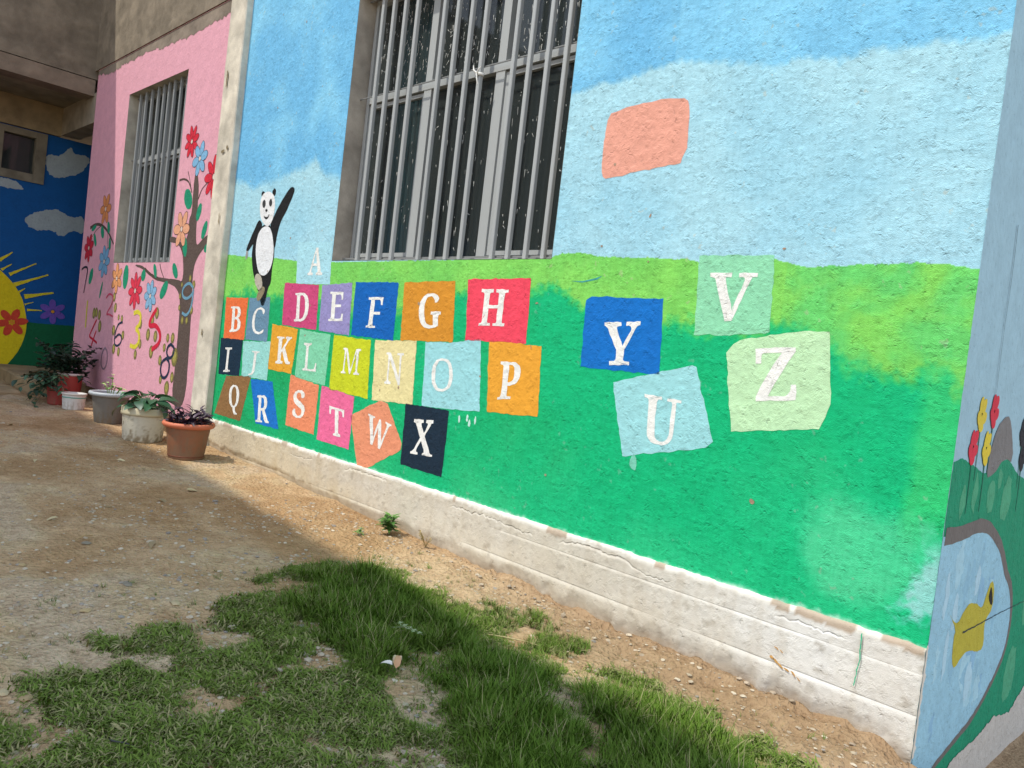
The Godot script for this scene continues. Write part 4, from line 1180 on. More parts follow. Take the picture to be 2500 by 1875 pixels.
# ------------------------------------------------------------------ plants and pots
func leaf_mesh(l: float, w: float, droop: float, fold: float, tip := 0.65) -> ArrayMesh:
	# a pointed leaf that grows along +x, folded on its midrib and bending down
	var st := begin()
	st.set_smooth_group(0)
	var rows := []
	var n := 6
	for i in n + 1:
		var t := float(i) / n
		var half := w * 0.5 * pow(sin(PI * pow(t, tip)), 0.85) if i < n else 0.0
		var ang := -droop * t
		var px := l * (sin(droop * t) / droop if droop > 0.01 else t)
		var py := -l * ((1.0 - cos(droop * t)) / droop if droop > 0.01 else 0.0)
		var up := Vector3(-sin(ang), cos(ang), 0) * half * fold
		rows.append([Vector3(px, py, -half) + up, Vector3(px, py, 0), Vector3(px, py, half) + up])
	for i in n:
		for k in 2: quad(st, rows[i][k + 1], rows[i + 1][k + 1], rows[i + 1][k], rows[i][k])
	return done(st, true)

func add_leaf(parent: Node, mesh: Mesh, m: Material, at: Vector3, yaw: float, pitch: float, s: float, roll := 0.0) -> void:
	var o := part("leaf", mesh, m, parent)
	o.transform = Transform3D(Basis(Vector3.UP, yaw) * Basis(Vector3.BACK, pitch) * Basis(Vector3.RIGHT, roll) * Basis.from_scale(Vector3.ONE * s), at)

func stem(parent: Node, path: Array, r0: float, r1: float, m: Material) -> void:
	var st := begin()
	tube(st, path, r0, r1, 5)
	part("stem", done(st, true), m, parent)

func soil(parent: Node, r: float, y: float) -> void:
	var st := begin()
	st.set_smooth_group(0)
	var n := 24
	for k in n:
		var p := []
		for e in [[0.0, 0], [1.0, k], [1.0, (k + 1) % n]]:
			var a: float = TAU * e[1] / n
			p.append(Vector3(cos(a) * r * e[0], y + (0.012 if e[0] == 0.0 else 0.006 * sin(e[1] * 2.1)), -sin(a) * r * e[0]))
		for v in [p[0], p[2], p[1]]: st.add_vertex(v)
	part("soil", done(st), concrete("#2e241b", 2.0), parent)

func dirty(base: Color, dirt: Color, amount: float, height: float, mesh: ArrayMesh, sd: float) -> ArrayMesh:
	# dried mud splashed up from the ground, as vertex colours on the pot
	var arr := mesh.surface_get_arrays(0)
	var vs: PackedVector3Array = arr[Mesh.ARRAY_VERTEX]
	var cols := PackedColorArray()
	for v in vs:
		var a := atan2(v.z, v.x)
		var n := nz.get_noise_2d(a * 260.0 + sd, v.y * 700.0) + 0.8 * nz.get_noise_2d(a * 900.0, v.y * 2200.0 + sd)
		var t := clampf((height - v.y) * 7.0 + n * 1.6, 0.0, 1.0) * amount
		cols.append(base.lerp(dirt, t))
	arr[Mesh.ARRAY_COLOR] = cols
	var am := ArrayMesh.new()
	am.add_surface_from_arrays(Mesh.PRIMITIVE_TRIANGLES, arr)
	return am

func fine_profile(r0: float, r1: float, y0: float, y1: float, n := 24) -> Array:
	var a := []
	for i in n + 1:
		var t := float(i) / n
		a.append([lerpf(r0, r1, t), lerpf(y0, y1, t)])
	return a

func pot_body(called: String, r0: float, r1: float, h: float, wall_: float, base: Color, dirt: Color, amount: float, mud: float, parent: Node, wob := 0.0) -> void:
	var prof := [[0.001, 0.0], [r0 - 0.006, 0.0]] + fine_profile(r0, r1, 0.006, h, 26) + [[r1 - wall_, h], [r1 - wall_ - 0.006, h - 0.05], [r0 - wall_, 0.05]]
	var m := tinted("#ffffff", 0.62)
	m.albedo_texture = tex_mottle
	m.uv1_triplanar = true
	m.uv1_scale = Vector3.ONE * 2.0
	part(called, dirty(base, dirt, amount, mud, lathe(prof, 64, wob), r0 * 900.0), m, parent)

func make_pots() -> void:
	var y: float
	# 1 terracotta coloured pot, purple plant
	y = ground_y(-5.41, 0.36) - 0.005
	var p := thing("terracotta_pot", "terracotta coloured round pot nearest the corner of the plinth", "flower pot", Vector3(-5.41, y, 0.36))
	pot_body("body", 0.118, 0.148, 0.235, 0.008, Color(0.26, 0.105, 0.05), Color(0.20, 0.125, 0.07), 0.7, 0.17, p)
	part("rim", lathe([[0.150, 0.222], [0.166, 0.228], [0.176, 0.240], [0.176, 0.252], [0.168, 0.262], [0.156, 0.262], [0.148, 0.250], [0.143, 0.225]], 64), plain("#c06a4a", 0.6), p)
	part("foot_ring", lathe([[0.119, 0.02], [0.1235, 0.023], [0.1235, 0.028], [0.121, 0.031]], 64), plain("#6b3a22", 0.7), p)
	soil(p, 0.145, 0.225)
	var pl := thing("purple_plant", "dark purple pointed leaves filling the terracotta coloured pot", "plant", Vector3(-5.41, y + 0.225, 0.36))
	var lm := leaf_mesh(0.12, 0.03, 0.7, 0.35)
	for k in 26:
		var a := TAU * k / 26.0 + rng.randf() * 0.4
		var lean := rng.randf_range(0.25, 1.15)
		var l := rng.randf_range(0.05, 0.13)
		var top := Vector3(cos(a) * (0.05 + lean * 0.09), l * (1.25 - lean * 0.55), -sin(a) * (0.05 + lean * 0.09))
		var b := Vector3(cos(a) * 0.05 * rng.randf(), 0, -sin(a) * 0.05 * rng.randf())
		stem(pl, [b, b.lerp(top, 0.5) + Vector3(0, 0.012, 0), top], 0.004, 0.003, leaf_mat("#3a2436", 0.1))
		for j in 5:
			var t := 0.45 + 0.14 * j
			add_leaf(pl, lm, leaf_mat(["#2c1a2c", "#382034", "#241625"][(k + j) % 3], 0.1), b.lerp(top, minf(t, 1.0)), a + (j - 2) * 0.95 + rng.randf_range(-0.5, 0.5), rng.randf_range(0.0, 1.0), rng.randf_range(0.5, 0.95), rng.randf_range(-0.5, 0.5))
	# 2 muddy cream bucket, broad leaves
	y = ground_y(-6.22, 0.37) - 0.005
	p = thing("cream_bucket", "muddy cream plastic bucket used as a planter, second from the plinth", "bucket", Vector3(-6.22, y, 0.37))
	pot_body("body", 0.143, 0.158, 0.235, 0.004, Color(0.60, 0.55, 0.43), Color(0.24, 0.18, 0.10), 0.95, 0.10, p, 0.008)
	part("rim", lathe([[0.159, 0.205], [0.168, 0.207], [0.170, 0.224], [0.166, 0.229], [0.166, 0.262], [0.160, 0.266], [0.154, 0.262], [0.154, 0.205]], 64, 0.012), plain("#b9ae8f", 0.6), p)
	soil(p, 0.153, 0.225)
	pl = thing("broad_leaf_plant", "drooping broad green leaves growing out of the cream bucket", "plant", Vector3(-6.22, y + 0.225, 0.37))
	lm = leaf_mesh(0.19, 0.105, 1.15, 0.25, 0.75)
	for k in 30:
		var a := TAU * k / 15.0 + rng.randf() * 0.5
		var ring := 0 if k < 15 else 1
		var r := 0.05 + rng.randf() * (0.05 if ring else 0.12)
		var hh := rng.randf_range(0.08, 0.15) if ring else rng.randf_range(0.01, 0.10)
		var top := Vector3(cos(a) * r, hh, -sin(a) * r)
		stem(pl, [Vector3(cos(a) * 0.02, 0, -sin(a) * 0.02), Vector3(cos(a) * r * 0.5, hh * 0.75, -sin(a) * r * 0.5), top], 0.004, 0.003, leaf_mat("#5d7a45"))
		add_leaf(pl, lm, leaf_mat(["#2f5638", "#264a32", "#3a6442"][k % 3], 0.3), top, a + rng.randf_range(-0.3, 0.3), rng.randf_range(0.1, 0.7) if ring else rng.randf_range(-0.5, 0.3), rng.randf_range(0.6, 1.0), rng.randf_range(-0.4, 0.4))
	# 3 grey pot with pale rim
	y = ground_y(-7.19, 0.31) - 0.005
	p = thing("grey_pot", "grey plastic pot with a wide whitish rim, middle of the row", "flower pot", Vector3(-7.19, y, 0.31))
	pot_body("body", 0.115, 0.150, 0.245, 0.006, Color(0.17, 0.155, 0.13), Color(0.16, 0.115, 0.07), 0.8, 0.10, p)
	part("rim", lathe([[0.148, 0.238], [0.166, 0.240], [0.176, 0.250], [0.178, 0.262], [0.172, 0.272], [0.158, 0.274], [0.148, 0.266], [0.146, 0.236]], 64), plain("#a6abad", 0.5), p)
	soil(p, 0.147, 0.235)
	pl = thing("young_vine", "small pale green plant with few leaves in the grey pot", "plant", Vector3(-7.19, y + 0.235, 0.31))
	lm = leaf_mesh(0.085, 0.055, 0.8, 0.25, 0.6)
	for e in [[-0.02, 0.0, 0.19, 0.00], [0.02, 0.02, 0.12, 0.03], [0.05, 0.0, 0.10, 0.09], [0.07, -0.02, 0.08, 0.12], [-0.03, 0.02, 0.09, -0.03], [0.0, -0.03, 0.08, 0.05]]:
		var b := Vector3(e[0] * 0.5, 0, e[1])
		var top := Vector3(e[3], e[2], e[1] * 2.0)
		stem(pl, [b, b.lerp(top, 0.5) + Vector3(0.01, 0.015, 0), top], 0.004, 0.0025, leaf_mat("#8aa558"))
		for j in 3:
			add_leaf(pl, lm, leaf_mat(["#8fb35a", "#6d9850", "#a9c57a"][j], 0.4), b.lerp(top, 0.55 + 0.22 * j), rng.randf() * TAU, rng.randf_range(0.1, 0.8), rng.randf_range(0.5, 0.9))
	# 4 small white bucket
	y = ground_y(-7.89, 0.40) - 0.004
	p = thing("white_tub", "small dirty white paint tub with a green stripe", "bucket", Vector3(-7.89, y, 0.40))
	pot_body("body", 0.090, 0.100, 0.150, 0.003, Color(0.62, 0.60, 0.56), Color(0.36, 0.30, 0.23), 0.7, 0.06, p, 0.006)
	part("rim", lathe([[0.101, 0.138], [0.105, 0.140], [0.106, 0.153], [0.101, 0.155], [0.097, 0.152], [0.097, 0.138]], 48), plain("#b5aea4", 0.6), p)
	part("stripe", lathe([[0.0985, 0.112], [0.1002, 0.1125], [0.1006, 0.120], [0.0992, 0.1205]], 48, 0.0), plain("#3f8f7c", 0.6), p)
	soil(p, 0.095, 0.12)
	# 5 red bucket and red pot, dark bush
	y = ground_y(-8.55, 0.26)
	p = thing("red_bucket", "red plastic bucket with a pale lip behind the white tub", "bucket", Vector3(-8.55, y, 0.26))
	pot_body("body", 0.090, 0.112, 0.275, 0.004, Color(0.40, 0.045, 0.035), Color(0.2, 0.10, 0.06), 0.6, 0.07, p)
	part("rim", lathe([[0.113, 0.255], [0.119, 0.258], [0.120, 0.276], [0.115, 0.280], [0.108, 0.276], [0.108, 0.25]], 48), plain("#c7b7b0", 0.55), p)
	soil(p, 0.106, 0.25)
	var p2 := thing("red_planter", "red planter half hidden under the trailing bush", "flower pot", Vector3(-8.22, ground_y(-8.22, 0.46), 0.46))
	pot_body("body", 0.07, 0.088, 0.18, 0.005, Color(0.33, 0.04, 0.035), Color(0.2, 0.10, 0.06), 0.6, 0.09, p2)
	soil(p2, 0.082, 0.165)
	pl = thing("dark_bush", "dark glossy leaved bush spilling out of the red bucket", "plant", Vector3(-8.6, y + 0.27, 0.30))
	lm = leaf_mesh(0.085, 0.044, 0.6, 0.3, 0.75)
	for k in 52:
		var a := TAU * k / 52.0 + rng.randf() * 0.5
		var r := rng.randf_range(0.08, 0.32)
		var hh := rng.randf_range(0.10, 0.34) if k % 4 else rng.randf_range(-0.02, 0.12)
		var top := Vector3(cos(a) * r * 0.9, hh - r * 0.15, -sin(a) * r)
		stem(pl, [Vector3.ZERO, top * 0.5 + Vector3(0, 0.05, 0), top], 0.004, 0.002, leaf_mat("#3a4230", 0.1))
		for j in 8:
			var t := 0.3 + 0.1 * j
			var at := Vector3.ZERO.lerp(top, t) + Vector3(0, 0.05 * sin(PI * t), 0)
			add_leaf(pl, lm, leaf_mat(["#1f3324", "#182a1e", "#26402a"][(k + j) % 3], 0.2), at, a + (1.2 if j % 2 else -1.2) + rng.randf_range(-0.5, 0.5), rng.randf_range(-0.3, 0.7), rng.randf_range(0.65, 1.15), rng.randf_range(-0.5, 0.5))
	pl = thing("trailing_plant", "leafy stems trailing from the red planter onto the earth", "plant", Vector3(-8.24, ground_y(-8.2, 0.46) + 0.16, 0.47))
	for k in 20:
		var a := rng.randf_range(-3.3, 0.4)
		var r := rng.randf_range(0.12, 0.36)
		var top := Vector3(cos(a) * r, rng.randf_range(-0.17, 0.12), -sin(a) * r)
		stem(pl, [Vector3.ZERO, top * 0.45 + Vector3(0, 0.09, 0), top], 0.004, 0.002, leaf_mat("#3a4230", 0.1))
		for j in 6:
			var t := 0.35 + 0.13 * j
			add_leaf(pl, lm, leaf_mat(["#2a4a30", "#1f3a27", "#35563a"][(k + j) % 3], 0.2), Vector3.ZERO.lerp(top, t) + Vector3(0, 0.09 * sin(PI * t), 0), a + (1.1 if j % 2 else -1.1), rng.randf_range(-0.6, 0.4), rng.randf_range(0.7, 1.2))
	p = thing("log_pile", "few pale split sticks lying on the porch step", "firewood", Vector3(-9.15, 0.335, 0.36))
	for k in 5:
		var st := begin()
		var z := (k - 2) * 0.05
		tube(st, [Vector3(-0.12, k % 2 * 0.035, z - 0.12), Vector3(0.02, k % 2 * 0.035 + 0.006, z), Vector3(0.16, k % 2 * 0.035, z + 0.1)], 0.022, 0.016, 6)
		part("stick", done(st, true), plain("#6f6a48", 0.9), p)

# ------------------------------------------------------------------ grass, weeds, stones, litter
func tuft(blades: int, l: float, spread: float, sd: int, lie: float) -> ArrayMesh:
	var r := RandomNumberGenerator.new()
	r.seed = sd
	var st := begin()
	for b in blades:
		var a := r.randf() * TAU
		var base := Vector3(cos(a), 0, sin(a)) * spread * sqrt(r.randf())
		var yaw := r.randf() * TAU
		var dir := Vector3(cos(yaw), 0, sin(yaw))
		var side := Vector3(-dir.z, 0, dir.x)
		var ln := l * r.randf_range(0.5, 1.15)
		var w := r.randf_range(0.0010, 0.0025)
		var lean := clampf(r.randf_range(0.1, 0.9) + lie, 0.05, 1.25)
		var p := base
		var ang := 0.15 + lean * 0.4
		var tone := r.randf_range(0.6, 1.45)
		var rows := []
		for i in 5:
			var ww := w * (1.0 - pow(i / 4.0, 2.0))
			rows.append([p - side * ww, p + side * ww])
			p += (dir * sin(ang) + Vector3.UP * cos(ang)) * ln / 4.0
			ang = minf(ang + lean * 0.42, 2.2)
		for i in 4:
			var nrm := (dir * -0.35 + Vector3.UP + side * 0.0).normalized()
			st.set_normal(nrm)
			st.set_color(Color(tone, tone, tone))
			if i < 3:
				for v in [rows[i][0], rows[i + 1][1], rows[i][1], rows[i][0], rows[i + 1][0], rows[i + 1][1]]: st.add_vertex(v)
			else:
				for v in [rows[i][0], (rows[i + 1][0] + rows[i + 1][1]) * 0.5, rows[i][1]]: st.add_vertex(v)
	return st.commit()

func scatter(called: String, label: String, mesh: Mesh, m: Material, where: Array, cols: Array) -> void:
	var mm := MultiMesh.new()
	mm.transform_format = MultiMesh.TRANSFORM_3D
	mm.use_colors = true
	mm.mesh = mesh
	mm.instance_count = where.size()
	for i in where.size():
		mm.set_instance_transform(i, where[i])
		mm.set_instance_color(i, cols[i])
	var o := MultiMeshInstance3D.new()
	o.multimesh = mm
	o.material_override = m
	put(o, called)
	tag(o, label, "", "", "stuff")

func in_patch(p: Vector2, poly: PackedVector2Array, wob: float) -> bool:
	var q := p + Vector2(nz.get_noise_2d(p.x * 420.0, p.y * 420.0), nz.get_noise_2d(p.y * 420.0 + 60.0, p.x * 420.0)) * wob
	return Geometry2D.is_point_in_polygon(q, poly)

func make_grass() -> void:
	var lush := pts(grass_lush)
	var short := pts(grass_short)
	var strip := pts(grass_strip)
	var bare := pts(bare_patches)
	var gm := tinted("#ffffff", 0.75)
	gm.metallic_specular = 0.1
	gm.backlight_enabled = true
	gm.backlight = Color(0.35, 0.4, 0.2)
	var sets := [[], [], [], [], [], []]
	var cols := [[], [], [], [], [], []]
	for i in 120000:
		var p := Vector2(rng.randf_range(-3.3, -0.5), rng.randf_range(0.15, 2.35))
		var n := nz.get_noise_2d(p.x * 260.0 + 700.0, p.y * 260.0)
		var hole := 0.0
		for b in bare.size(): hole = maxf(hole, 1.0 - p.distance_to(bare[b]) / [0.11, 0.09, 0.15, 0.07, 0.05][b])
		var k := -1
		var s := 1.0
		if hole > 0.05 + 0.3 * n and rng.randf() < 0.9: continue
		var in_lush := in_patch(p, lush, 0.13)
		if in_lush or in_patch(p, short, 0.12):
			var deep := 0.0
			if in_lush:
				var rim := 9.0
				for e in lush.size():
					rim = minf(rim, p.distance_to(Geometry2D.get_closest_point_to_segment(p, lush[e], lush[(e + 1) % lush.size()])))
				deep = smooth01(0.0, 0.22, rim + 0.06 * n)
			if rng.randf() < (0.12 + 0.55 * deep if in_lush else maxf(0.0, n - 0.25) * 0.25):
				k = rng.randi() % 2 if rng.randf() > 0.12 else 5
				s = rng.randf_range(0.45, 1.1) * (0.5 + 0.4 * deep) * (1.0 + 0.35 * n)
			else:
				var away := 9.0
				if not in_lush:
					for e in short.size():
						away = minf(away, p.distance_to(Geometry2D.get_closest_point_to_segment(p, short[e], short[(e + 1) % short.size()])))
				if rng.randf() > (0.25 + 0.6 * smooth01(0.0, 0.28, away)) + 0.9 * n: continue
				k = 2 + rng.randi() % 2
				s = rng.randf_range(0.6, 1.35) * (1.0 + 0.4 * n)
		elif in_patch(p, strip, 0.12):
			if rng.randf() > 0.26 + 0.6 * n: continue
			k = 4
			s = rng.randf_range(0.35, 0.9)
		elif rng.randf() < 0.012 and p.x > -3.1:
			k = 4
			s = rng.randf_range(0.25, 0.7)
		if k < 0: continue
		var t := Transform3D(Basis(Vector3.RIGHT, rng.randf_range(-0.35, 0.35)) * Basis(Vector3.BACK, rng.randf_range(-0.35, 0.35)) * Basis(Vector3.UP, rng.randf() * TAU).scaled(Vector3(s, s * rng.randf_range(0.8, 1.25), s)), Vector3(p.x, ground_y(p.x, p.y) - 0.004, p.y))
		sets[k].append(t)
		var c := Color(0.120, 0.205, 0.028)
		if k >= 2: c = Color(0.145, 0.205, 0.040)
		if k >= 4: c = Color(0.105, 0.175, 0.03)
		c = c.lerp(Color(0.155, 0.215, 0.04), clampf(0.35 * rng.randf() + 0.5 * nz.get_noise_2d(p.x * 150.0, p.y * 150.0 + 80.0), 0.0, 1.0))
		if rng.randf() < (0.36 if k >= 2 else 0.08): c = c.lerp(Color(0.36, 0.30, 0.16), rng.randf_range(0.4, 0.9))
		cols[k].append(c)
	scatter("tall_grass", "lush dark green grass clump in the middle of the yard", tuft(13, 0.075, 0.026, 1, 0.15), gm, sets[0], cols[0])
	scatter("tall_grass", "lush dark green grass clump in the middle of the yard", tuft(10, 0.095, 0.028, 2, 0.25), gm, sets[1], cols[1])
	scatter("short_grass", "short trampled grass mixed with bare earth at lower left", tuft(14, 0.032, 0.034, 3, 0.55), gm, sets[2], cols[2])
	scatter("short_grass", "short trampled grass mixed with bare earth at lower left", tuft(11, 0.026, 0.034, 4, 0.7), gm, sets[3], cols[3])
	scatter("tall_grass", "single long blades standing out of the grass clump", tuft(4, 0.115, 0.02, 6, 0.05), gm, sets[5], cols[5])
	scatter("weeds", "scattered light green grass sprigs near the plinth", tuft(8, 0.055, 0.016, 5, 0.1), gm, sets[4], cols[4])

func stone_mesh(sd: int, flatness: float) -> ArrayMesh:
	var r := RandomNumberGenerator.new()
	r.seed = sd
	var dirs := []
	for i in 14:
		var yy := 1.0 - 2.0 * (i + 0.5) / 14.0
		var a := i * 2.39996
		var q := sqrt(1.0 - yy * yy)
		dirs.append(Vector3(cos(a) * q, yy, sin(a) * q) * r.randf_range(0.75, 1.15))
	var st := begin()
	st.set_smooth_group(-1)
	# hull of the points, by brute force
	for i in 14:
		for j in range(i + 1, 14):
			for k in range(j + 1, 14):
				var n: Vector3 = (dirs[j] - dirs[i]).cross(dirs[k] - dirs[i])
				var side := 0
				var ok := true
				for l in 14:
					if l == i or l == j or l == k: continue
					var s := signf(n.dot(dirs[l] - dirs[i]))
					if side == 0: side = int(s)
					elif int(s) != side:
						ok = false
						break
				if ok:
					var t := [dirs[i], dirs[j], dirs[k]] if side > 0 else [dirs[i], dirs[k], dirs[j]]
					for v in t: st.add_vertex(Vector3(v.x, v.y * flatness, v.z))
	return done(st)

func make_stones() -> void:
	var hulls := [stone_mesh(1, 0.4), stone_mesh(2, 0.5), stone_mesh(3, 0.35), stone_mesh(5, 0.6)]
	var sm := tinted("#ffffff", 0.9)
	sm.cull_mode = BaseMaterial3D.CULL_BACK
	for h in 4:
		var where := []
		var cols := []
		for i in 3600:
			var x := rng.randf_range(-9.0, -0.4)
			if rng.randf() < 0.6: x = rng.randf_range(-4.2, -0.5)
			var z := rng.randf_range(0.05, 2.4)
			var n := nz.get_noise_2d(x * 130.0 + 20.0, z * 130.0 + 400.0)
			if rng.randf() > 0.5 + 1.2 * n: continue
			var s := 0.0018 + 0.010 * pow(rng.randf(), 4.0)
			if rng.randf() < 0.015: s *= 1.8
			where.append(Transform3D(Basis(Vector3.UP, rng.randf() * TAU).scaled(Vector3(s * rng.randf_range(0.8, 1.5), s, s)), Vector3(x, ground_y(x, z) + s * 0.1, z)))
			var c := Color(0.34, 0.27, 0.18).lerp(Color(0.54, 0.46, 0.34), rng.randf())
			if rng.randf() < 0.25: c = Color(0.22, 0.19, 0.16).lerp(Color(0.32, 0.28, 0.23), rng.randf())
			cols.append(c)
		scatter("pebbles", "small pale and grey pebbles strewn over the earth", hulls[h], sm, where, cols)
	var lumps := []
	var tones := []
	for i in 9000:
		var x := rng.randf_range(-6.5, -0.5)
		if rng.randf() < 0.6: x = rng.randf_range(-3.6, -0.6)
		var z := rng.randf_range(0.03, 2.2)
		if rng.randf() > 0.35 + 1.3 * nz.get_noise_2d(x * 90.0 + 900.0, z * 90.0) + (0.4 if z < 0.45 and x > -3.4 else 0.0): continue
		var s := 0.0025 + 0.009 * pow(rng.randf(), 4.0)
		lumps.append(Transform3D(Basis(Vector3.UP, rng.randf() * TAU).scaled(Vector3(s * 1.2, s, s)), Vector3(x, ground_y(x, z), z)))
		tones.append(Color(0.28, 0.215, 0.145).lerp(Color(0.46, 0.375, 0.27), rng.randf()))
	scatter("clods", "crumbs and small clods of earth over the bare ground", hulls[3], sm, lumps, tones)
	# gravel showing in the bare patch at the bottom edge
	var where2 := []
	var cols2 := []
	for i in 240:
		var p := Vector2(bare_patches[4] + rng.randfn(0.0, 0.20), bare_patches[5] + rng.randfn(0.0, 0.14))
		if i % 3 == 0: p = Vector2(bare_patches[0] + rng.randfn(0.0, 0.12), bare_patches[1] + rng.randfn(0.0, 0.1))
		var s := 0.003 + 0.010 * pow(rng.randf(), 2.0)
		where2.append(Transform3D(Basis(Vector3.UP, rng.randf() * TAU).scaled(Vector3(s * 1.3, s, s)), Vector3(p.x, ground_y(p.x, p.y) + s * 0.15, p.y)))
		cols2.append(Color(0.28, 0.22, 0.15).lerp(Color(0.44, 0.37, 0.27), rng.randf()))
	scatter("pebbles", "gravel showing in bare patches of the grass", hulls[3], sm, where2, cols2)
	var sp := pts(stones)
	var order := []
	for i in sp.size():
		if i % 5 != 4 and order.size() < 20: order.append(sp[i])
	order.sort_custom(func(a, b): return a.distance_to(Vector2(-5.41, 0.36)) < b.distance_to(Vector2(-5.41, 0.36)))
	var proto: Node3D
	for i in order.size():
		var o: MeshInstance3D
		if i == 0:
			o = part("stone", hulls[0], concrete("#b59f76", 1.0), self)
			proto = o
		else:
			o = proto.duplicate()
			o.mesh = hulls[i % 4]
			o.material_override = concrete(["#b59f76", "#a9946f", "#8f8878", "#c4b48e"][i % 4], 1.0)
			put(o, "stone")
		var s := rng.randf_range(0.012, 0.022)
		o.transform = Transform3D(Basis(Vector3.UP, rng.randf() * TAU).scaled(Vector3(s * rng.randf_range(1.0, 1.7), s * 0.75, s)), Vector3(order[i].x, ground_y(order[i].x, order[i].y) + 0.002, order[i].y))
		tag(o, "%s flat yard stone, %s closest to the terracotta coloured pot" % [["buff", "tan", "grey", "cream"][i % 4], ORDINAL[i]], "stone", "larger stones in the yard")
const ORDINAL := ["first", "second", "third", "fourth", "fifth", "sixth", "seventh", "eighth", "ninth", "tenth", "eleventh", "twelfth", "thirteenth", "fourteenth", "fifteenth", "sixteenth", "seventeenth", "eighteenth", "nineteenth", "twentieth"]

func make_litter() -> void:
	var s := pts(scrap_at)
	# weed growing against the plinth
	var at := Vector3(s[1].x, ground_y(s[1].x, s[1].y), s[1].y)
	var w := thing("leafy_weed", "bushy green weed growing against the plinth", "plant", at)
	var lm := leaf_mesh(0.055, 0.022, 0.6, 0.3)
	for k in 9:
		var a := TAU * k / 9.0
		var top := Vector3(cos(a) * 0.035, rng.randf_range(0.07, 0.13), -sin(a) * 0.02 + 0.01)
		stem(w, [Vector3.ZERO, top * 0.5, top], 0.002, 0.0015, leaf_mat("#6d8a48"))
		for j in 8: add_leaf(w, lm, leaf_mat(["#4f7a30", "#5f8d3a", "#426a2a"][j % 3], 0.35), top * (0.25 + 0.1 * j), a + j * 2.4, rng.randf_range(0.0, 0.8), rng.randf_range(0.7, 1.25))
	for e in [[2, "low_weed", "low green sprig on the earth in front of the bushy weed", 4, 0.03], [3, "dry_weed", "dry straw coloured weed beside the bushy green weed", 10, 0.08]]:
		var c := Vector3(s[e[0]].x, ground_y(s[e[0]].x, s[e[0]].y), s[e[0]].y + (0.02 if e[0] == 3 else 0.0))
		var o := thing(e[1], e[2], "plant", c)
		var dry: bool = e[0] == 3
		for k in e[3]:
			var a := rng.randf() * TAU
			var top := Vector3(cos(a) * 0.05, e[4] * rng.randf_range(0.6, 1.2), absf(sin(a)) * 0.05)
			stem(o, [Vector3.ZERO, top * 0.5 + Vector3(0, 0.01, 0), top], 0.0015, 0.0008, leaf_mat("#9c8a58" if dry else "#6d8a48"))
			for j in 3: add_leaf(o, lm, leaf_mat("#a08c5c" if dry else "#5f8d3a", 0.3), top * (0.5 + 0.2 * j), a + j * 2.0, rng.randf_range(0.0, 0.8), 0.35 if dry else 0.55)
	# dry husk lying in the grass
	at = Vector3(s[0].x, ground_y(s[0].x, s[0].y) + 0.035, s[0].y)
	var h := thing("dry_husk", "curled pale dry husk lying on the dark grass", "dry leaf", at)
	var hm := leaf_mesh(0.075, 0.03, 1.6, 0.6)
	add_leaf(h, hm, plain("#c9b28e", 0.8), Vector3.ZERO, 2.4, 0.9, 1.0)
	add_leaf(h, hm, plain("#b98f6a", 0.8), Vector3(0.005, 0, 0.004), 2.0, 1.3, 0.75, 0.5)
	part("scrap", leaf_mesh(0.05, 0.028, 0.8, 0.4), plain("#ddd5c8", 0.7), h).transform = Transform3D(Basis(Vector3.UP, 3.6) * Basis(Vector3.BACK, 0.2), Vector3(-0.005, 0.01, 0.012))
	# twigs
	for e in [[4, "pale dry stalk lying between grass and plinth", "#b9a878", 0.10, -0.5], [5, "short pale stick on the bare earth at left", "#a98e62", 0.05, 1.0], [7, "dark thin stick lying in the short grass", "#3a3a38", 0.04, -0.5]]:
		var c := Vector3(s[e[0]].x, ground_y(s[e[0]].x, s[e[0]].y) + 0.012, s[e[0]].y)
		var st := begin()
		var d: Vector3 = Vector3(cos(e[4]), 0, sin(e[4])) * e[3]
		tube(st, [c - d, c - d * 0.3 + Vector3(0.004, 0.008, 0.012), c + d * 0.4 + Vector3(0, 0.006, 0.004), c + d], 0.0028, 0.0016, 5)
		tag(part("dry_stick", done(st, true), plain(e[2], 0.9)), e[1], "stick")
	var sprig := thing("grey_sprig", "small grey green sprig lying across the lush grass", "sprig", Vector3(s[6].x, ground_y(s[6].x, s[6].y) + 0.06, s[6].y))
	stem(sprig, [Vector3(-0.07, -0.01, 0.02), Vector3(0, 0.012, 0), Vector3(0.06, 0.0, -0.02)], 0.002, 0.0015, leaf_mat("#7f8a62"))
	for k in 22: add_leaf(sprig, lm, leaf_mat("#8c9a72", 0.3), Vector3(lerpf(-0.06, 0.06, k / 21.0), 0.006, 0.0), k * 1.3, 0.5, 0.35)
	# fallen leaves on the shaded earth
	var fm := leaf_mesh(0.06, 0.026, 0.5, 0.3)
	var spots := []
	for i in 12: spots.append(Vector2(rng.randf_range(-7.4, -3.4), rng.randf_range(0.6, 1.6)))
	spots.sort_custom(func(a, b): return a.distance_to(Vector2(-7.89, 0.4)) < b.distance_to(Vector2(-7.89, 0.4)))
	for i in spots.size():
		var q: Vector2 = spots[i]
		var o := part("fallen_leaf", fm, plain(["#c8b98e", "#b3a27a", "#8c7a58"][i % 3], 0.85))
		o.transform = Transform3D(Basis(Vector3.UP, rng.randf() * TAU) * Basis(Vector3.RIGHT, rng.randf_range(-0.3, 0.3)) * Basis.from_scale(Vector3.ONE * rng.randf_range(0.6, 1.3)), Vector3(q.x, ground_y(q.x, q.y) + 0.010, q.y))
		tag(o, "dry %s leaf on the earth, %s closest to the white tub" % [["straw coloured", "tan", "brown"][i % 3], ORDINAL[i]], "dry leaf", "dry leaves fallen on the earth")
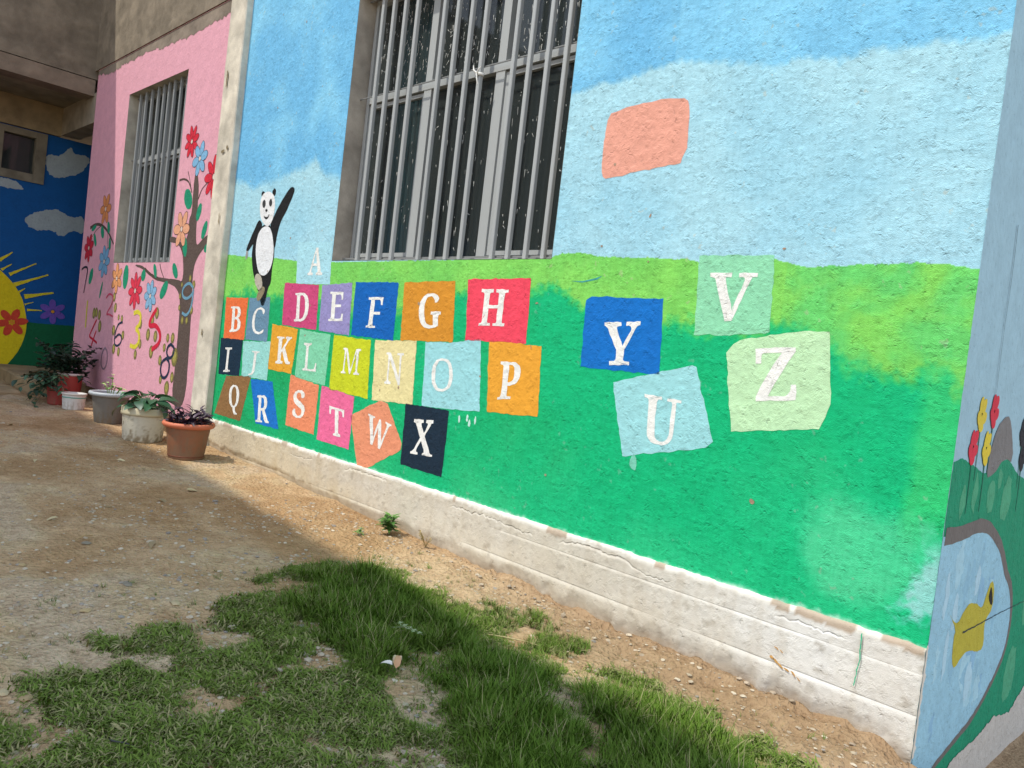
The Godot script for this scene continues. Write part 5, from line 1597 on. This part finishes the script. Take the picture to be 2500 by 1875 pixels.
	# white rag tied to the bars
	var rag := thing("white_rag", "white strip of cloth tied round a window bar", "rag", Vector3(-3.187, 2.575, -0.045))
	part("loop", lathe([[0.016, -0.008], [0.021, -0.006], [0.022, 0.004], [0.018, 0.008], [0.015, 0.0], [0.016, -0.008]], 14), plain("#dcdcd6", 0.9), rag).position = Vector3(0, 0.0, -0.017)
	for e in [[-0.03, 0.045], [0.018, -0.06], [0.03, 0.03]]:
		var st := begin()
		tube(st, [Vector3(0, 0, 0.008), Vector3(e[0] * 0.6, e[1] * 0.4, 0.016), Vector3(e[0], e[1], 0.010)], 0.006, 0.003, 5)
		part("tail", done(st, true), plain("#dcdcd6", 0.9), rag)

# ------------------------------------------------------------------
func _ready() -> void:
	var cam := Camera3D.new()
	cam.transform = Transform3D(Basis(Vector3(0.704803, 0.115754, -0.699896), Vector3(-0.107346, 0.992639, 0.056071), Vector3(0.701234, 0.035612, 0.712041)), Vector3(0, 1.1, 2.65965))
	cam.fov = 53.0081
	cam.near = 0.05
	cam.far = 500.0
	put(cam, "camera")
	cam.current = true
	var we := WorldEnvironment.new()
	var env := Environment.new()
	env.background_mode = Environment.BG_SKY
	var sky := ProceduralSkyMaterial.new()
	sky.sky_top_color = Color(0.68, 0.75, 0.86)
	sky.sky_horizon_color = Color(0.96, 0.955, 0.94)
	sky.sky_curve = 0.2
	sky.ground_bottom_color = Color(0.30, 0.26, 0.21)
	sky.ground_horizon_color = Color(0.55, 0.52, 0.46)
	sky.sky_energy_multiplier = 1.0
	env.sky = Sky.new()
	env.sky.sky_material = sky
	env.background_energy_multiplier = 2.1
	env.tonemap_mode = Environment.TONE_MAPPER_LINEAR
	env.tonemap_exposure = 1.05
	env.sdfgi_enabled = true
	env.ssao_enabled = true
	env.ssil_enabled = true
	we.environment = env
	we.name = "world"
	add_child(we)
	var sun := DirectionalLight3D.new()
	sun.light_color = Color(1.0, 0.975, 0.93)
	sun.light_energy = 1.2
	sun.light_angular_distance = 0.53
	sun.shadow_enabled = true
	sun.basis = Basis.looking_at(Vector3(0.25, -1.0, -0.55))
	put(sun, "sun")
	nz.seed = 7
	nz.frequency = 0.01
	nz.fractal_octaves = 3
	rng.seed = 41
	make_textures()
	make_ground()
	make_building()
	make_mural()
	make_pillar()
	make_pink_wall()
	make_wing()
	make_side_wall()
	make_pots()
	make_grass()
	make_stones()
	make_litter()
